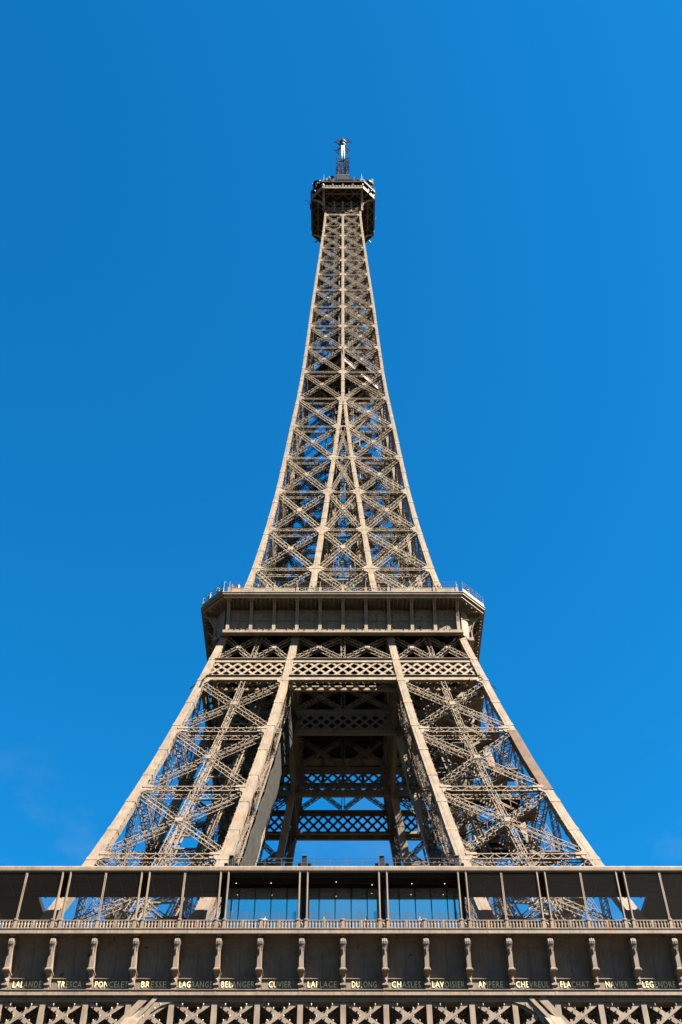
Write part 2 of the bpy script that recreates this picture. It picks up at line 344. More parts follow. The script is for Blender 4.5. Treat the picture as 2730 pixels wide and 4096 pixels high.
# front face bays (k rotates to the other faces)
def edge_lo(sg): return lambda z: (sg * (w(z) - cc(z)), -w(z), z)
def edge_li(sg): return lambda z: (sg * (xi(z) + cc(z)), -w(z), z)
def edge_ci(sg): return lambda z: (sg * xi(z), -w(z), z)
def edge_cc(sg): return lambda z: (sg * cc(z) / 2, -w(z), z)
NRM = (0, -.96, .27)
for k in range(4):
    ind = (k == 0); lam = LAMPS if k == 0 else None
    lo = MB(k); up = MB(k)
    for sg in (-1, 1):
        A, B = edge_lo(sg), edge_li(sg)
        for i in range(4):
            panel(A, B, NODES_L[i], NODES_L[i+1] - (.4 if i == 3 else 0), NRM, k, .66, .75, True, True, ind, lo, .85, lam, cell=.62)
            if 0 < i: hstrut(A, B, NODES_L[i], NRM, k, .85, 1.3, ind, lo, lam)
        # pier's two inner side faces, seen through the front
        IA = lambda z, sg=sg: (sg * xi(z), -w(z) + cc(z), z); IB = lambda z, sg=sg: (sg * xi(z), -xi(z) - cc(z), z)
        JA = lambda z, sg=sg: (sg * (w(z) - cc(z)), -xi(z), z); JB = lambda z, sg=sg: (sg * (xi(z) + cc(z)), -xi(z), z)
        for i in range(4):
            for (P, Q, nn) in ((IA, IB, (-sg, 0, .15)), (JA, JB, (0, 1, .15))):
                panel(P, Q, NODES_L[i], NODES_L[i+1], nn, k, .6, .6, True, False, False, lo, .8, None, .8, gusset=False)
                hstrut(P, Q, NODES_L[i+1] - .3, nn, k, .8, .9, False, lo)
        # horizontal diaphragms
        for i in range(1, 4):
            z = NODES_L[i]; a, b = w(z) - .6, xi(z) + .6
            lo.lattice((sg * a, -a, z), (sg * b, -b, z), .5, .5, (0, 0, 1), cell=.8); lo.lattice((sg * a, -b, z), (sg * b, -a, z), .5, .5, (0, 0, 1), cell=.8)
        # upper shaft
        for i in range(len(NODES_U) - 1):
            z0, z1 = NODES_U[i], NODES_U[i+1]; zm = (z0 + z1) / 2
            A = edge_lo(sg); B = edge_li(sg) if z1 < 181.5 else edge_cc(sg)
            W_ = interp(zm, [117, 140, 180, 267], [.80, .76, .68, .50])
            panel(A, B, z0, z1, NRM if z0 < 180 else (0, -1, .05), k, W_, W_ * .9, False, z1 < 230, ind, up, W_ * .75, lam)
            hstrut(A, B, z1, NRM if z0 < 180 else (0, -1, .05), k, W_ * .95, W_ * 1.5, ind, up, lam)
    for i in range(5):
        z0, z1 = NODES_U[i], NODES_U[i+1]
        W_ = [.78, .74, .7, .55, .4][i]
        panel(edge_ci(-1), edge_ci(1), z0, z1, NRM, k, W_, W_ * .9, False, i < 3, ind, up, .5, lam)
        hstrut(edge_ci(-1), edge_ci(1), z1, NRM, k, .7 if i < 4 else .5, .9, ind, up, lam if i < 4 else None)
    # inner faces of the shaft's four piers
    for sg in (-1, 1):
        IA = lambda z, sg=sg: (sg * xi(z), -w(z) + cc(z), z); IB = lambda z, sg=sg: (sg * xi(z), -xi(z) - cc(z), z)
        JA = lambda z, sg=sg: (sg * (w(z) - cc(z)), -xi(z), z); JB = lambda z, sg=sg: (sg * (xi(z) + cc(z)), -xi(z), z)
        for i in range(5):
            for (P, Q, nn) in ((IA, IB, (-sg, 0, .1)), (JA, JB, (0, 1, .1))):
                panel(P, Q, NODES_U[i], NODES_U[i+1], nn, k, .6, .55, False, False, False, up, .6, None, .8, gusset=False)
                hstrut(P, Q, NODES_U[i+1], nn, k, .6, .7, False, up)
                M0 = lambda z, P=P, Q=Q: (V(P(z)) + V(Q(z))) / 2
                up.lattice(M0(NODES_U[i]), M0(NODES_U[i+1]), .45, .45, nn, cell=.7, fl=.2)
                zz = (NODES_U[i] + NODES_U[i+1]) / 2; up.lattice(P(zz), Q(zz), .4, .4, nn, cell=.7, fl=.2)  # mid posts and half-height struts added to deepen the shaft's inner shade
        for i in range(1, len(NODES_U) - 1):
            z = NODES_U[i]; a = w(z) - .4; b = xi(z) + .4 if z < 175 else .2
            up.lattice((sg * a, -a, z), (sg * b, -b, z), .42, .5, (0, 0, 1), cell=.8); up.lattice((sg * a, -b, z), (sg * b, -a, z), .42, .5, (0, 0, 1), cell=.8)
            if z < 175: up.lattice((sg * b, -a, z - .1), (sg * b, -.3, z - .1), .42, .6, (0, 0, 1), cell=.8)
    for i in range(6, len(NODES_U) - 1):      # cross walls from centre chords to core, added to shade the interior
        z0, z1 = NODES_U[i], NODES_U[i+1]
        CA = lambda z: (0.05, -w(z) + cc(z), z); CB = lambda z: (0.05, -1.9, z)
        panel(CA, CB, z0, z1, (1, 0, 0), k, .4, .4, False, False, False, up, .4, None, .6, gusset=False)
        hstrut(CA, CB, z1, (1, 0, 0), k, .45, .45, False, up)
    if lo.v: lo.build('lower_bracing', M_paint, T, kind='stuff')
    if up.v: up.build('upper_bracing', M_paint, T, kind='stuff')

# lift guides, lift shaft and stairs inside the shaft
mb = MB()
for x in (-1.9, 1.9):
    for y in (-1.9, 1.9):
        mb.lattice((x, y, 117), (x, y, 273), .55, .55, (0, -1, 0), cell=.9, fl=.22)
for z in [118 + 3.1 * i for i in range(50)]:
    for k in range(4):
        mb.k = k; mb.bar((-1.9, -1.9, z), (1.9, -1.9, z), .22, .2, (0, -1, 0), False)
        if k % 2 == 0: mb.strip((-1.9, -1.9, z), (1.9, -1.9, z + 3.1), .14, (0, -1, 0))
mb.k = 0
mb.build('lift_shaft', M_paint, T, kind='stuff')
for i in range(6, len(NODES_U) - 1):
    z0, z1 = NODES_U[i] + .4, NODES_U[i+1] - .4; mb = MB(); mb.box(-1.6, 1.6, -1.6, 1.6, z0, z1); mb.build('dark_core_box', M_shade_brown, T)  # solid dark boxes added to block sky and darken behind the braces
mb = MB()
for x, y in ((-3.3, -1.0), (3.3, 1.0), (-.9, -3.2), (1.2, -3.0)):
    mb.lathe(x, y, [(.13, 117), (.13, 272)], 6)
mb.build('riser_pipe', M_shade_brown, T)
def stairs(name, cx, cy, z0, z1, wd, run, rise, follow=None):
    mb = MB(); z = z0; i = 0
    while z < z1:
        ox, oy = (follow(z) if follow else (cx, cy)); sg = 1 if i % 2 else -1
        a = (ox - sg * run / 2, oy, z); b = (ox + sg * run / 2, oy, z + rise)
        for dy in (-wd / 2, wd / 2):
            mb.bar((a[0], a[1] + dy, a[2]), (b[0], b[1] + dy, b[2]), .35, .08, (0, -1, 0))
            mb.bar((a[0], a[1] + dy, a[2] + 1.1), (b[0], b[1] + dy, b[2] + 1.1), .07, .07, (0, -1, 0))
            for q in range(5):
                t = q / 4; mb.bar((a[0] + (b[0] - a[0]) * t, a[1] + dy, a[2] + (b[2] - a[2]) * t), (a[0] + (b[0] - a[0]) * t, a[1] + dy, a[2] + (b[2] - a[2]) * t + 1.1), .06, .06, (0, -1, 0))
        m = int(rise / .2)
        for q in range(m):
            t = q / m; mb.box(a[0] + (b[0] - a[0]) * t - .14, a[0] + (b[0] - a[0]) * t + .14, oy - wd / 2, oy + wd / 2, z + rise * t, z + rise * t + .04)
        mb.box(b[0] - .8, b[0] + .8, oy - wd * .9, oy + wd * .9, z + rise - .12, z + rise)
        for dx in (-.8, .8):
            mb.bar((b[0] + dx, oy - wd * .9, z + rise), (b[0] + dx, oy - wd * .9, z + rise + 1.1), .06, .06, (0, -1, 0))
        mb.bar((b[0] - .8, oy - wd * .9, z + rise + 1.1), (b[0] + .8, oy - wd * .9, z + rise + 1.1), .06, .06, (0, -1, 0))
        z += rise; i += 1
    return mb.build(name, M_paint, T, kind='stuff')
mid = lambda z: (w(z) + xi(z)) / 2
stairs('stairway', 0, 0, 60, 108, 1.5, 5.5, 3.4, lambda z: (mid(z) + 1.5, -mid(z) - 1))
stairs('stairway', 0, 0, 60, 108, 1.5, 5.5, 3.4, lambda z: (-mid(z) - 1.5, mid(z) + 1))
stairs('stairway', 3.4, 2.6, 120, 262, 1.0, 3.2, 3.2)
# inclined lift tracks in the piers
for sx, sy in ((-1, -1), (1, -1), (-1, 1), (1, 1)):
    mb = MB()
    for dx in (-1.7, 1.7):
        P = [(sx * mid(z) + dx, sy * (mid(z) + .6), z) for z in (57, 68, 80, 91, 102, 111)]
        for a, b in zip(P, P[1:]):
            mb.lattice(a, b, .9, 1.1, (0, sy, .3), cell=1.0, fl=.2)
    for z in range(58, 110, 2):
        mb.bar((sx * mid(z) - 1.7, sy * (mid(z) + .3), z), (sx * mid(z) + 1.7, sy * (mid(z) + .3), z), .18, .2, (0, sy, 0), False)
    mb.build('lift_track', M_paint, T, kind='stuff')
# landings in shade-darkened brown in the right pier, a sheave in the left
for (z, dx, dy, a, b) in ((93.5, 1.5, 1.0, 2.2, 1.4), (86.0, -.5, 2.0, 3.4, 1.5), (84.2, 4.0, 1.0, 1.5, 1.5), (78.0, 1.0, 3.0, 3.0, 1.8), (75.5, 4.5, 2, 1.6, 1.6), (72.5, 2.0, 2.0, 3.6, 1.6)):
    x, y = mid(z) + dx, -mid(z) + dy; mb = MB()
    mb.box(x - a, x + a, y - b, y + b, z, z + .18)
    for q in (-1, 0, 1): mb.box(x - a * .95, x + a * .95, y + q * b * .8 - .06, y + q * b * .8 + .06, z - .25, z - .002)
    for q in range(7):
        xx = x - a + q * a / 3; mb.box(xx - .03, xx + .03, y - b - .002, y - b + .05, z + .18, z + 1.3)
    for h in (.7, 1.3): mb.box(x - a, x + a, y - b - .006, y - b + .04, z + h, z + h + .05)
    mb.build('stair_landing', M_shade_brown, T)
for sg in (-1, 1):
    mb = MB(); x, y, z = -mid(77.5) + 1.6, -mid(77.5) - .5, 77.5
    mb.loft([[(x + q, y + math.cos(a) * r, z + math.sin(a) * r) for a in [2 * math.pi * j / 20 for j in range(20)]] for q, r in ((-.25, .95), (-.2, 1.05), (-.1, .9), (.1, .9), (.2, 1.05), (.25, .95))])
    if sg > 0: mb.build('cable_sheave', M_dark, T)

# ------------------------------------------------------------------ belt girders under the second floor
GZ0, GZ1, XB = 101.38, 105.9, 111.25
def girder(y_of, xs, k, indiv, sink, X_mid=True):
    """diamond lattice girder and the X band above it, spanning column gaps xs(z) in the plane y_of(z)"""
    mk = (lambda: MB(k)) if indiv else (lambda: sink)
    def dn(m, nm):
        if indiv: m.build(nm, M_paint, T)
    n = V((0, -1, .2)).normalized() if indiv else V((0, -1, 0))
    for (xa, xb, pier) in xs:
        F = lambda x, z: V((x, y_of(z), z))
        for z0, z1, nm in ((GZ0, GZ0 + .80, 'girder_flange'), (GZ1 - .66, GZ1, 'girder_flange')):
            m = mk(); zz = (z0 + z1) / 2
            m.bar(F(xa(zz), zz), F(xb(zz), zz), z1 - z0, .5, n); 
            m.bar(F(xa(z0), z1 + .01) - n * -.22, F(xb(z0), z1 + .01) - n * -.22, .06, .95, (0, -1, 0)); dn(m, nm)
        m = mk(); zb, zt = GZ0 + .8, GZ1 - .66; h = zt - zb; x0, x1 = xa((zb + zt) / 2), xb((zb + zt) / 2); ln = x1 - x0
        cnt = max(3, round(ln / 1.5)); st = ln / cnt; span = h * 1.0; q = math.ceil(span / st)
        for back in ((0, 1) if indiv else (0,)):
            o = -n * (.12 + back * 1.25)
            for i in range(-q, cnt):
                for sgn in (1, -1):
                    a, b, za, zb2 = i * st + .5 * st, i * st + .5 * st + span, zb, zt
                    if a < 0: za = zb + h * (-a / span); a = 0
                    if b > ln: zb2 = zt - h * ((b - ln) / span); b = ln
                    if b - a < .15: continue
                    if sgn > 0: P, Q = F(x0 + a, za), F(x0 + b, zb2)
                    else: P, Q = F(x1 - a, za), F(x1 - b, zb2)
                    mm_ = m
                    if indiv and not back: mm_ = MB(k)
                    mm_.bar(P + o + n * .02 * sgn, Q + o + n * .02 * sgn, .31 if indiv else .38, .03, n, False)
                    if indiv and not back: mm_.build('lattice_plate', M_paint, T)
        dn(m, 'girder_back_lattice')
        if indiv:
            for i in range(cnt * 2):
                LAMPS.append(rot(tuple(F(x0 + (i + .5) * st / 2, zb + h * (.5 + .33 * ((i % 3) - 1))) + n * .1), k))
                LAMPS.append(rot(tuple(F(x0 + (i + .5) * st / 2, GZ1 + .15) + n * .1), k))
        # X band
        A = lambda z: F(xa(z), z); B = lambda z: F(xb(z), z); Mi = lambda z: (F(xa(z), z) + F(xb(z), z)) / 2
        for P, Q in ((A, Mi), (Mi, B)):
            sh = .34 * (1 if True else 0)
            P2 = (lambda z, P=P, Q=Q: P(z) if P is A else P(z) + V((.3, 0, 0))); Q2 = (lambda z, P=P, Q=Q: Q(z) if Q is B else Q(z) - V((.3, 0, 0)))
            panel(P2, Q2, GZ1 - .05, XB + .25, n, k, .58, .6, False, True, indiv, sink, .55, LAMPS if indiv else None, .6, gusset=False)
        m = mk(); m.lattice(Mi(GZ1), Mi(XB), .62, .6, n, cell=.6, lamps=LAMPS if indiv else None); dn(m, 'middle_post')
cxa = lambda z: -xi(z); cxb = lambda z: xi(z)
pla = lambda z: -w(z) + cc(z); plb = lambda z: -xi(z) - cc(z)
pra = lambda z: xi(z) + cc(z); prb = lambda z: w(z) - cc(z)
BAYS = [(pla, plb, True), (cxa, cxb, False), (pra, prb, True)]
for k in range(4):
    bs = MB(k)
    girder(lambda z: -w(z) + .05, BAYS, k, k == 0, bs)
    girder(lambda z: -xi(z) - .5, [BAYS[1]], k, False, bs)
    girder(lambda z: -xi(z) - .5, [BAYS[0], BAYS[2]], k, False, bs)
    # soffit lacing between the outer girder's two lower flanges
    for i in range(22):
        x = -w(101) + .5 + i * (2 * w(101) - 1) / 21
        bs.strip((x, -w(101.4) + .2, 101.36), (x + (1.7 if i % 2 else -1.7), -w(101.4) + 1.9, 101.36), .18, (0, 0, 1))
    bs.bar((-w(101), -w(101.4) + 2.0, 101.4), (w(101), -w(101.4) + 2.0, 101.4), .4, .4, (0, -1, 0))
    bs.build('inner_girder', M_paint, T, kind='stuff')
# soffit lit strip behind the front girder is the walkway between the girder planes
mb = MB(); mb.box(-6.9, 6.9, -17.4, -16.6, 101.9, 102.1); mb.build('girder_walkway', M_paint, T)
# second-floor underside
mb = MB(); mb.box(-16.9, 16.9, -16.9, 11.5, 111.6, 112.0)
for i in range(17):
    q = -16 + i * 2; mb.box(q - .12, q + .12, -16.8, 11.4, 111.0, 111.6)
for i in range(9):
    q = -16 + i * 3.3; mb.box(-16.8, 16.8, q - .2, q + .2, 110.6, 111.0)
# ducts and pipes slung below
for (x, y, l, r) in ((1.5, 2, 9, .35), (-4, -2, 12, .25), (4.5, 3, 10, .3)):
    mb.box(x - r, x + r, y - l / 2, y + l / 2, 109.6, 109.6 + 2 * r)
mb.build('second_floor_underside', M_shade_brown, T)

# ------------------------------------------------------------------ second floor gallery
def octo(h, c, z): return [(-h + c, -h, z), (h - c, -h, z), (h, -h + c, z), (h, h - c, z), (h - c, h, z), (-h + c, h, z), (-h, h - c, z), (-h, -h + c, z)]
def ring(mb, h0, h1, c, z0, z1):
    """octagonal ring between half widths h0 (inner) and h1"""
    o0, o1, i0, i1 = octo(h1, c, z0), octo(h1, c, z1), octo(h0, c, z0), octo(h0, c, z1)
    for j in range(8):
        q = (j + 1) % 8
        mb.quad(o0[j], o0[q], o1[q], o1[j]); mb.quad(i0[q], i0[j], i1[j], i1[q]); mb.quad(i0[j], i0[q], o0[q], o0[j]); mb.quad(o1[j], o1[q], i1[q], i1[j])
H2, C2 = 20.75, 3.40
G2 = MB(); ring(G2, 17.0, H2 - .25, C2, 116.15, 116.35); ring(G2, 19.9, H2, C2, 116.35, 116.70); ring(G2, 20.2, H2 + .10, C2, 116.66, 116.80); ring(G2, 20.2, H2 - .22, C2, 115.9, 116.15)
ring(G2, 10.0, 20.1, 3.4, 116.80, 117.05)
G2 = G2.build('second_floor_gallery', M_paint, T)
arc = [(18.62, 111.3), (18.62, 112.4), (18.70, 113.1), (18.86, 113.8), (19.12, 114.5), (19.5, 115.2), (19.9, 115.7), (20.4, 115.92)]
mb = MB()
for (ya, za), (yb, zb) in zip(arc, arc[1:]):
    mb.bar((0, -ya, za), (0, -yb, zb), .44, .07, (0, -1, -.3 if za < 114 else -1))
    mb.hexa(((-.06, -ya, za), (.06, -ya, za), (.06, -17.9, za), (-.06, -17.9, za), (-.06, -yb, zb), (.06, -yb, zb), (.06, -17.9, zb), (-.06, -17.9, zb)))
mb.box(-.24, .24, -18.67, -18.5, 111.3, 113.0)
for dx in (-.32, .32): mb.box(dx - .07, dx + .07, -20.15, -19.95, 115.72, 115.9)
rib_me = mb.mesh('rib', M_paint)
mbp = MB(); mbp.box(-1.43, 1.43, -18.2, -18.1, 111.3, 113.4)
mbp.box(-.03, .03, -18.24, -18.2, 111.3, 113.4); mbp.box(-1.43, 1.43, -18.45, -18.38, 113.30, 113.38)
for dx in (-1.35, 0, 1.35): mbp.box(dx - .03, dx + .03, -18.44, -18.40, 113.38, 113.62)
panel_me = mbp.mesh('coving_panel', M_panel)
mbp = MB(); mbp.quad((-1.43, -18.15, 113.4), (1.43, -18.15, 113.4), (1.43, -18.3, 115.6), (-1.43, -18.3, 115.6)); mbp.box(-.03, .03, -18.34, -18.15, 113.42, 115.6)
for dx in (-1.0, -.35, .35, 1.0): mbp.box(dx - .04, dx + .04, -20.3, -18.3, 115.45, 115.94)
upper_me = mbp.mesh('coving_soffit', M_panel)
mbp = MB(); mbp.box(-1.30, 1.30, -20.75, -20.65, 116.88, 117.62); mbp.box(-1.05, 1.05, -20.77, -20.74, 117.48, 117.54)
mbp.box(.35, 1.2, -20.762, -20.74, 117.05, 117.4)
solid_me = mbp.mesh('parapet_panel', M_paint)
mbp = MB()
for i in range(3):
    x0, x1 = -1.45 + i * .967, -1.45 + (i + 1) * .967
    mbp.bar((x0, -20.75, 116.92), (x1, -20.75, 117.56), .07, .05, (0, -1, 0)); mbp.bar((x0, -20.73, 117.56), (x1, -20.73, 116.92), .07, .05, (0, -1, 0))
    if i: mbp.box(x0 - .035, x0 + .035, -20.77, -20.7, 116.86, 117.6)
mbp.box(-1.45, 1.45, -20.78, -20.7, 117.56, 117.63); mbp.box(-1.45, 1.45, -20.78, -20.7, 116.84, 116.9)
xpar_me = mbp.mesh('parapet_lattice', M_paint)
mbp = MB(); mbp.box(-.2, .2, -20.8, -20.6, 116.83, 117.7); mbp.box(-.035, .035, -20.7, -20.63, 117.7, 118.95)
ppost_me = mbp.mesh('parapet_post', M_paint)
mbp = MB()
for z in (118.1, 118.92): mbp.box(-1.6, 1.6, -20.68, -20.65, z, z + .035)
for i in range(11): mbp.box(-1.55 + i * .31 - .006, -1.55 + i * .31 + .006, -20.672, -20.66, 117.7, 118.92)
rail_me = mbp.mesh('railing_panel', M_wire)
mbb = MB(); mbb.box(-17.1, 17.1, -18.72, -18.0, 110.75, 111.28); mbb.box(-17.1, 17.1, -18.80, -18.1, 110.70, 110.78)
for i in range(11):
    mbb.box(-16.5 + i * 3.3 - .18, -16.5 + i * 3.3 + .18, -18.74, -18.7, 110.80, 111.22)
for i in range(40):
    if i % 5 < 4: mbb.octa((-16.2 + i * .83, -18.78, 111.36), .12)
beam2_me = mbb.mesh('gallery_beam', M_paint)
for k in range(4):
    rz = k * math.pi / 2; c_, s_ = math.cos(rz), math.sin(rz)
    link('gallery_beam', beam2_me, G2, None, rz)
    for i in range(11):
        x = -16.5 + i * 3.3; lc = (x * c_, x * s_, 0)
        link('rib', rib_me, G2, lc, rz)
        link('parapet_post', ppost_me, G2, lc, rz)
        if i < 10:
            x += 1.65; lc = (x * c_, x * s_, 0)
            if not (k == 2 and 2 <= i <= 7): link('coving_panel', panel_me, G2, lc, rz); link('coving_soffit', upper_me, G2, lc, rz)
            link('parapet_lattice' if 3 <= i <= 6 else 'parapet_panel', xpar_me if 3 <= i <= 6 else solid_me, G2, lc, rz)
            link('railing_panel', rail_me, G2, lc, rz)
    # chamfered corner: wall, parapet, rail
    mb = MB(k)
    a, b = (17.35, -20.7), (20.7, -17.35)
    P = lambda t, z, o=0: (a[0] + (b[0] - a[0]) * t - o * .707, a[1] + (b[1] - a[1]) * t + o * .707, z)
    mb.hexa((P(0, 116.86), P(1, 116.86), P(1, 116.86, .1), P(0, 116.86, .1), P(0, 117.6), P(1, 117.6), P(1, 117.6, .1), P(0, 117.6, .1)))
    mr = mb; mb = MB(k)
    for t in (0, .33, .66, 1): mb.bar(P(t, 117.6), P(t, 118.95), .06, .06, (1, -1, 0)); mb.bar(P(t, 118.95), P(t, 119.1, .35), .06, .06, (1, -1, 0))
    for z in (118.1, 118.5, 118.93): mb.bar(P(0, z), P(1, z), .04, .04, (1, -1, 0))
    mb.build('corner_railing', M_wire, G2); mb = mr
    mw = MB(k); mw.quad((17.0, -18.05, 111.0), (18.05, -17.0, 111.0), (18.2, -17.1, 115.9), (17.1, -18.2, 115.9)); mw.build('corner_coving', M_panel, G2)
    mb.build('corner_parapet', M_paint, G2)
    for t in (.25, .5, .75):
        mb = MB(k); q0 = (17.4 + t * 1.1, -18.5 + t * 1.1, 115.9); q1 = P(t, 115.9, .5); mb.bar(q0, q1, .1, .4, (0, 0, 1)); mb.build('corner_joist', M_paint, G2)
    mb = MB(k); mb.bar((17.1, -18.4, 113.6), (18.0, -18.9, 113.0), .12, .12, (0, -1, 0)); mb.build('corner_stay', M_paint, G2)

# ------------------------------------------------------------------ first floor gallery
PT = 3.927
G1 = MB()
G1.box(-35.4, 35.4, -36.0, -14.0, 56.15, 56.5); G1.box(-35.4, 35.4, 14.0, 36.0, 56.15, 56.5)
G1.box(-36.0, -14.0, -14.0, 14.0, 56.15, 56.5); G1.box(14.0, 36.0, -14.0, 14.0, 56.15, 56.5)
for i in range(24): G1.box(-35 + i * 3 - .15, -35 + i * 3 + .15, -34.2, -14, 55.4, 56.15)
G1 = G1.build('first_floor_gallery', M_shade_brown, T)
def gallery_far(k):
    m = MB(k)
    m.box(-35.4, 35.4, -35.35, -34.4, 49.9, 51.0); m.box(-36.1, 36.1, -36.2, -35.4, 56.05, 56.56); m.box(-36, 36, -36.02, -35.9, 57.36, 57.43)
    m.box(-36.0, 36.0, -36.04, -35.7, 62.6, 63.2); m.box(-35.4, 35.4, -34.5, -34.3, 51, 56.1)
    mr = MB(k); mr.box(-36.0 if k != 1 else -31.1, 36.0 if k != 3 else 31.1, -35.7, -31.2, 62.56, 63.15); mr.build('gallery_far_roof', M_shade_brown, G1)
    for i in range(-9, 10):
        m.box(i * PT - .2, i * PT + .2, -35.8, -34.5, 51, 55.8)
        for d in (-.39, .39):
            if i % 2: m.box(i * PT + d - .1, i * PT + d + .1, -36.0, -35.8, 56.5, 62.6)
    for i in range(-120, 121): m.box(i * .29 - .06, i * .29 + .06, -36.02, -35.9, 56.5, 57.4)
    for i in range(-9, 9):
        a, b = i * PT, (i + 1) * PT
        m.bar((a, -35.1, 45.5), (b, -35.1, 49.9), .5, .3, (0, -1, 0)); m.bar((b, -35.1, 45.5), (a, -35.1, 49.9), .5, .3, (0, -1, 0)); m.bar((a, -35.1, 45.5), (a, -35.1, 49.9), .5, .3, (0, -1, 0))
    m.build('gallery_far_side', M_paint, G1, kind='stuff')
for k in (1, 2, 3): gallery_far(k)

# belt girder below the frieze
def low_post(x, a, b, za, zb):
    m = MB(); m.bar((x, -35.05, za), (x, -35.05, zb), a, b, (0, -1, 0)); m.bar((x, -33.6, za), (x, -33.6, zb), a * .6, b, (0, -1, 0))
    m.lattice((x, -34.75, za), (x, -34.75, zb), .5, 1.1, (0, -1, 0), cell=.8); m.build('girder_post', M_paint, G1)
LL = []
for i in range(-9, 10): low_post(i * PT, .50, .10, 44.0, 49.95)
for i in range(-9, 9):
    a, b = i * PT + .25, (i + 1) * PT - .25
    for s_ in (0, 1):
        m = MB(); P = (a if s_ else b, -35.0 + .04 * s_, 49.95); Q = (b if s_ else a, -35.0 + .04 * s_, 47.42)
        m.bar(P, Q, .44, .06, (0, -1, 0)); m.lattice((P[0], -34.90, P[2] - .02), (Q[0], -34.90, Q[2]), .42, 1.3, (0, -1, 0), fl=.2, cell=.4, lw=.13)
        m.build('girder_diagonal', M_paint, G1)
        m = MB(); m.bar((P[0], P[1], 47.38), (Q[0], Q[1], 44.9), .40, .06, (0, -1, 0)); m.build('girder_diagonal', M_paint, G1)
        for t in (.22, .36, .64, .80):
            LL.append((P[0] + (Q[0] - P[0]) * t, -35.12, P[2] + (Q[2] - P[2]) * t + .30))
    m = MB()
    for s_ in (0, 1): m.lattice((a if s_ else b, -33.4, 49.9), (b if s_ else a, -33.4, 46.3), .42, .5, (0, -1, 0), cell=.5)
    m.build('girder_back_lattice', M_paint, G1)
m = MB(); m.box(-35.4, 35.4, -34.8, -33.2, 44.2, 44.85); m.build('girder_lower_flange', M_paint, G1)
# the slanting heads of the two front piers inside the girder
for sg in (-1, 1):
    m = MB(); m.bar((sg * 18.1, -35.2, 50.3), (sg * 21.9, -35.5, 45.6), .62, .25, (0, -1, 0)); m.bar((sg * 17.1, -35.26, 50.3), (sg * 20.9, -35.56, 45.6), .34, .2, (0, -1, 0)); m.build('pier_head_strut', M_chord, G1)
    m = MB(); q = [(sg * 17.2, -35.14, 49.94), (sg * 15.4, -35.14, 49.94), (sg * 16.6, -35.14, 49.55), (sg * 17.5, -35.14, 48.9), (sg * 18.2, -35.14, 47.6), (sg * 19.4, -35.14, 47.4)]
    if sg < 0: q = q[::-1]
    m.loft([q, [(x, y + .08, z) for x, y, z in q]]); m.build('spandrel_plate', M_paint, G1)
# frieze beam
m = MB(); m.box(-35.4, 35.4, -35.36, -34.3, 50.43, 50.87); m.box(-35.4, 35.4, -35.42, -34.3, 50.39, 50.425); m.box(-35.4, 35.4, -35.44, -34.3, 50.875, 50.93)
for i in range(-9, 10): m.box(i * PT - .13, i * PT + .13, -35.372, -35.3, 50.44, 50.865)
m.build('frieze_beam', M_paint, G1)
m = MB(); m.box(-35.4, 35.4, -35.02, -33.9, 49.95, 50.385); m.box(-35.4, 35.4, -35.16, -34.9, 49.90, 50.02); m.build('recessed_beam', M_paint, G1)
# consoles
m = MB()
m.box(-.21, .21, -34.95, -34.3, 50.93, 51.42)
m.box(-.26, .26, -35.03, -34.3, 51.42, 51.52); m.box(-.29, .29, -35.09, -34.3, 51.52, 51.62); m.box(-.26, .26, -35.03, -34.3, 51.62, 51.70)
m.box(-.205, .205, -34.95, -34.3, 51.70, 52.42)
def trap(m, w0, y0, z0, w1, y1, z1): m.hexa(((-w0, y0, z0), (w0, y0, z0), (w0, -34.3, z0), (-w0, -34.3, z0), (-w1, y1, z1), (w1, y1, z1), (w1, -34.3, z1), (-w1, -34.3, z1)))
trap(m, .21, -34.97, 52.42, .30, -35.50, 52.66); m.box(-.345, .345, -35.68, -34.3, 52.66, 52.76); trap(m, .33, -35.72, 52.76, .22, -35.62, 52.9)
trap(m, .205, -35.58, 52.9, .205, -35.72, 54.6)
m.add(((-.12, -34.95, 51.9), (.12, -34.95, 51.9), (.12, -34.95, 52.22), (-.12, -34.95, 52.22), (0, -35.26, 52.02)), ((0, 1, 4), (1, 2, 4), (2, 3, 4), (3, 0, 4)))
# volute: three fluted lobes round a drum with bosses on the sides
def drum(x0, x1, r, cy, cz, sg=14):
    m.loft([[(x, cy + math.cos(a) * r, cz + math.sin(a) * r * 1.15) for a in [2 * math.pi * j / sg for j in range(sg)]] for x in (x0, x1)])
for x in (-.17, 0, .17): 
    drum(x - .065, x + .065, .50 if x == 0 else .47, -35.54, 55.33)
drum(-.25, .25, .42, -35.54, 55.33)
for r_, e in ((.33, .31), (.24, .36), (.13, .41)): drum(-e, e, r_, -35.52, 55.36, 12)
trap(m, .20, -35.74, 54.5, .27, -35.98, 55.2)
for q in range(5):       # acanthus tip
    z = 54.75 - q * .13; s_ = .17 - q * .03
    m.loft([[(-s_, -35.72, z), (0, -35.84 + q * .01, z - .1), (s_, -35.72, z), (0, -35.72, z + .12)], [(-s_ * .6, -35.84, z - .08), (0, -35.92 + q * .02, z - .2), (s_ * .6, -35.84, z - .08), (0, -35.90, z)]])
m.box(-.24, .24, -35.98, -34.3, 55.86, 56.015)
con_me = m.mesh('console', M_paint)
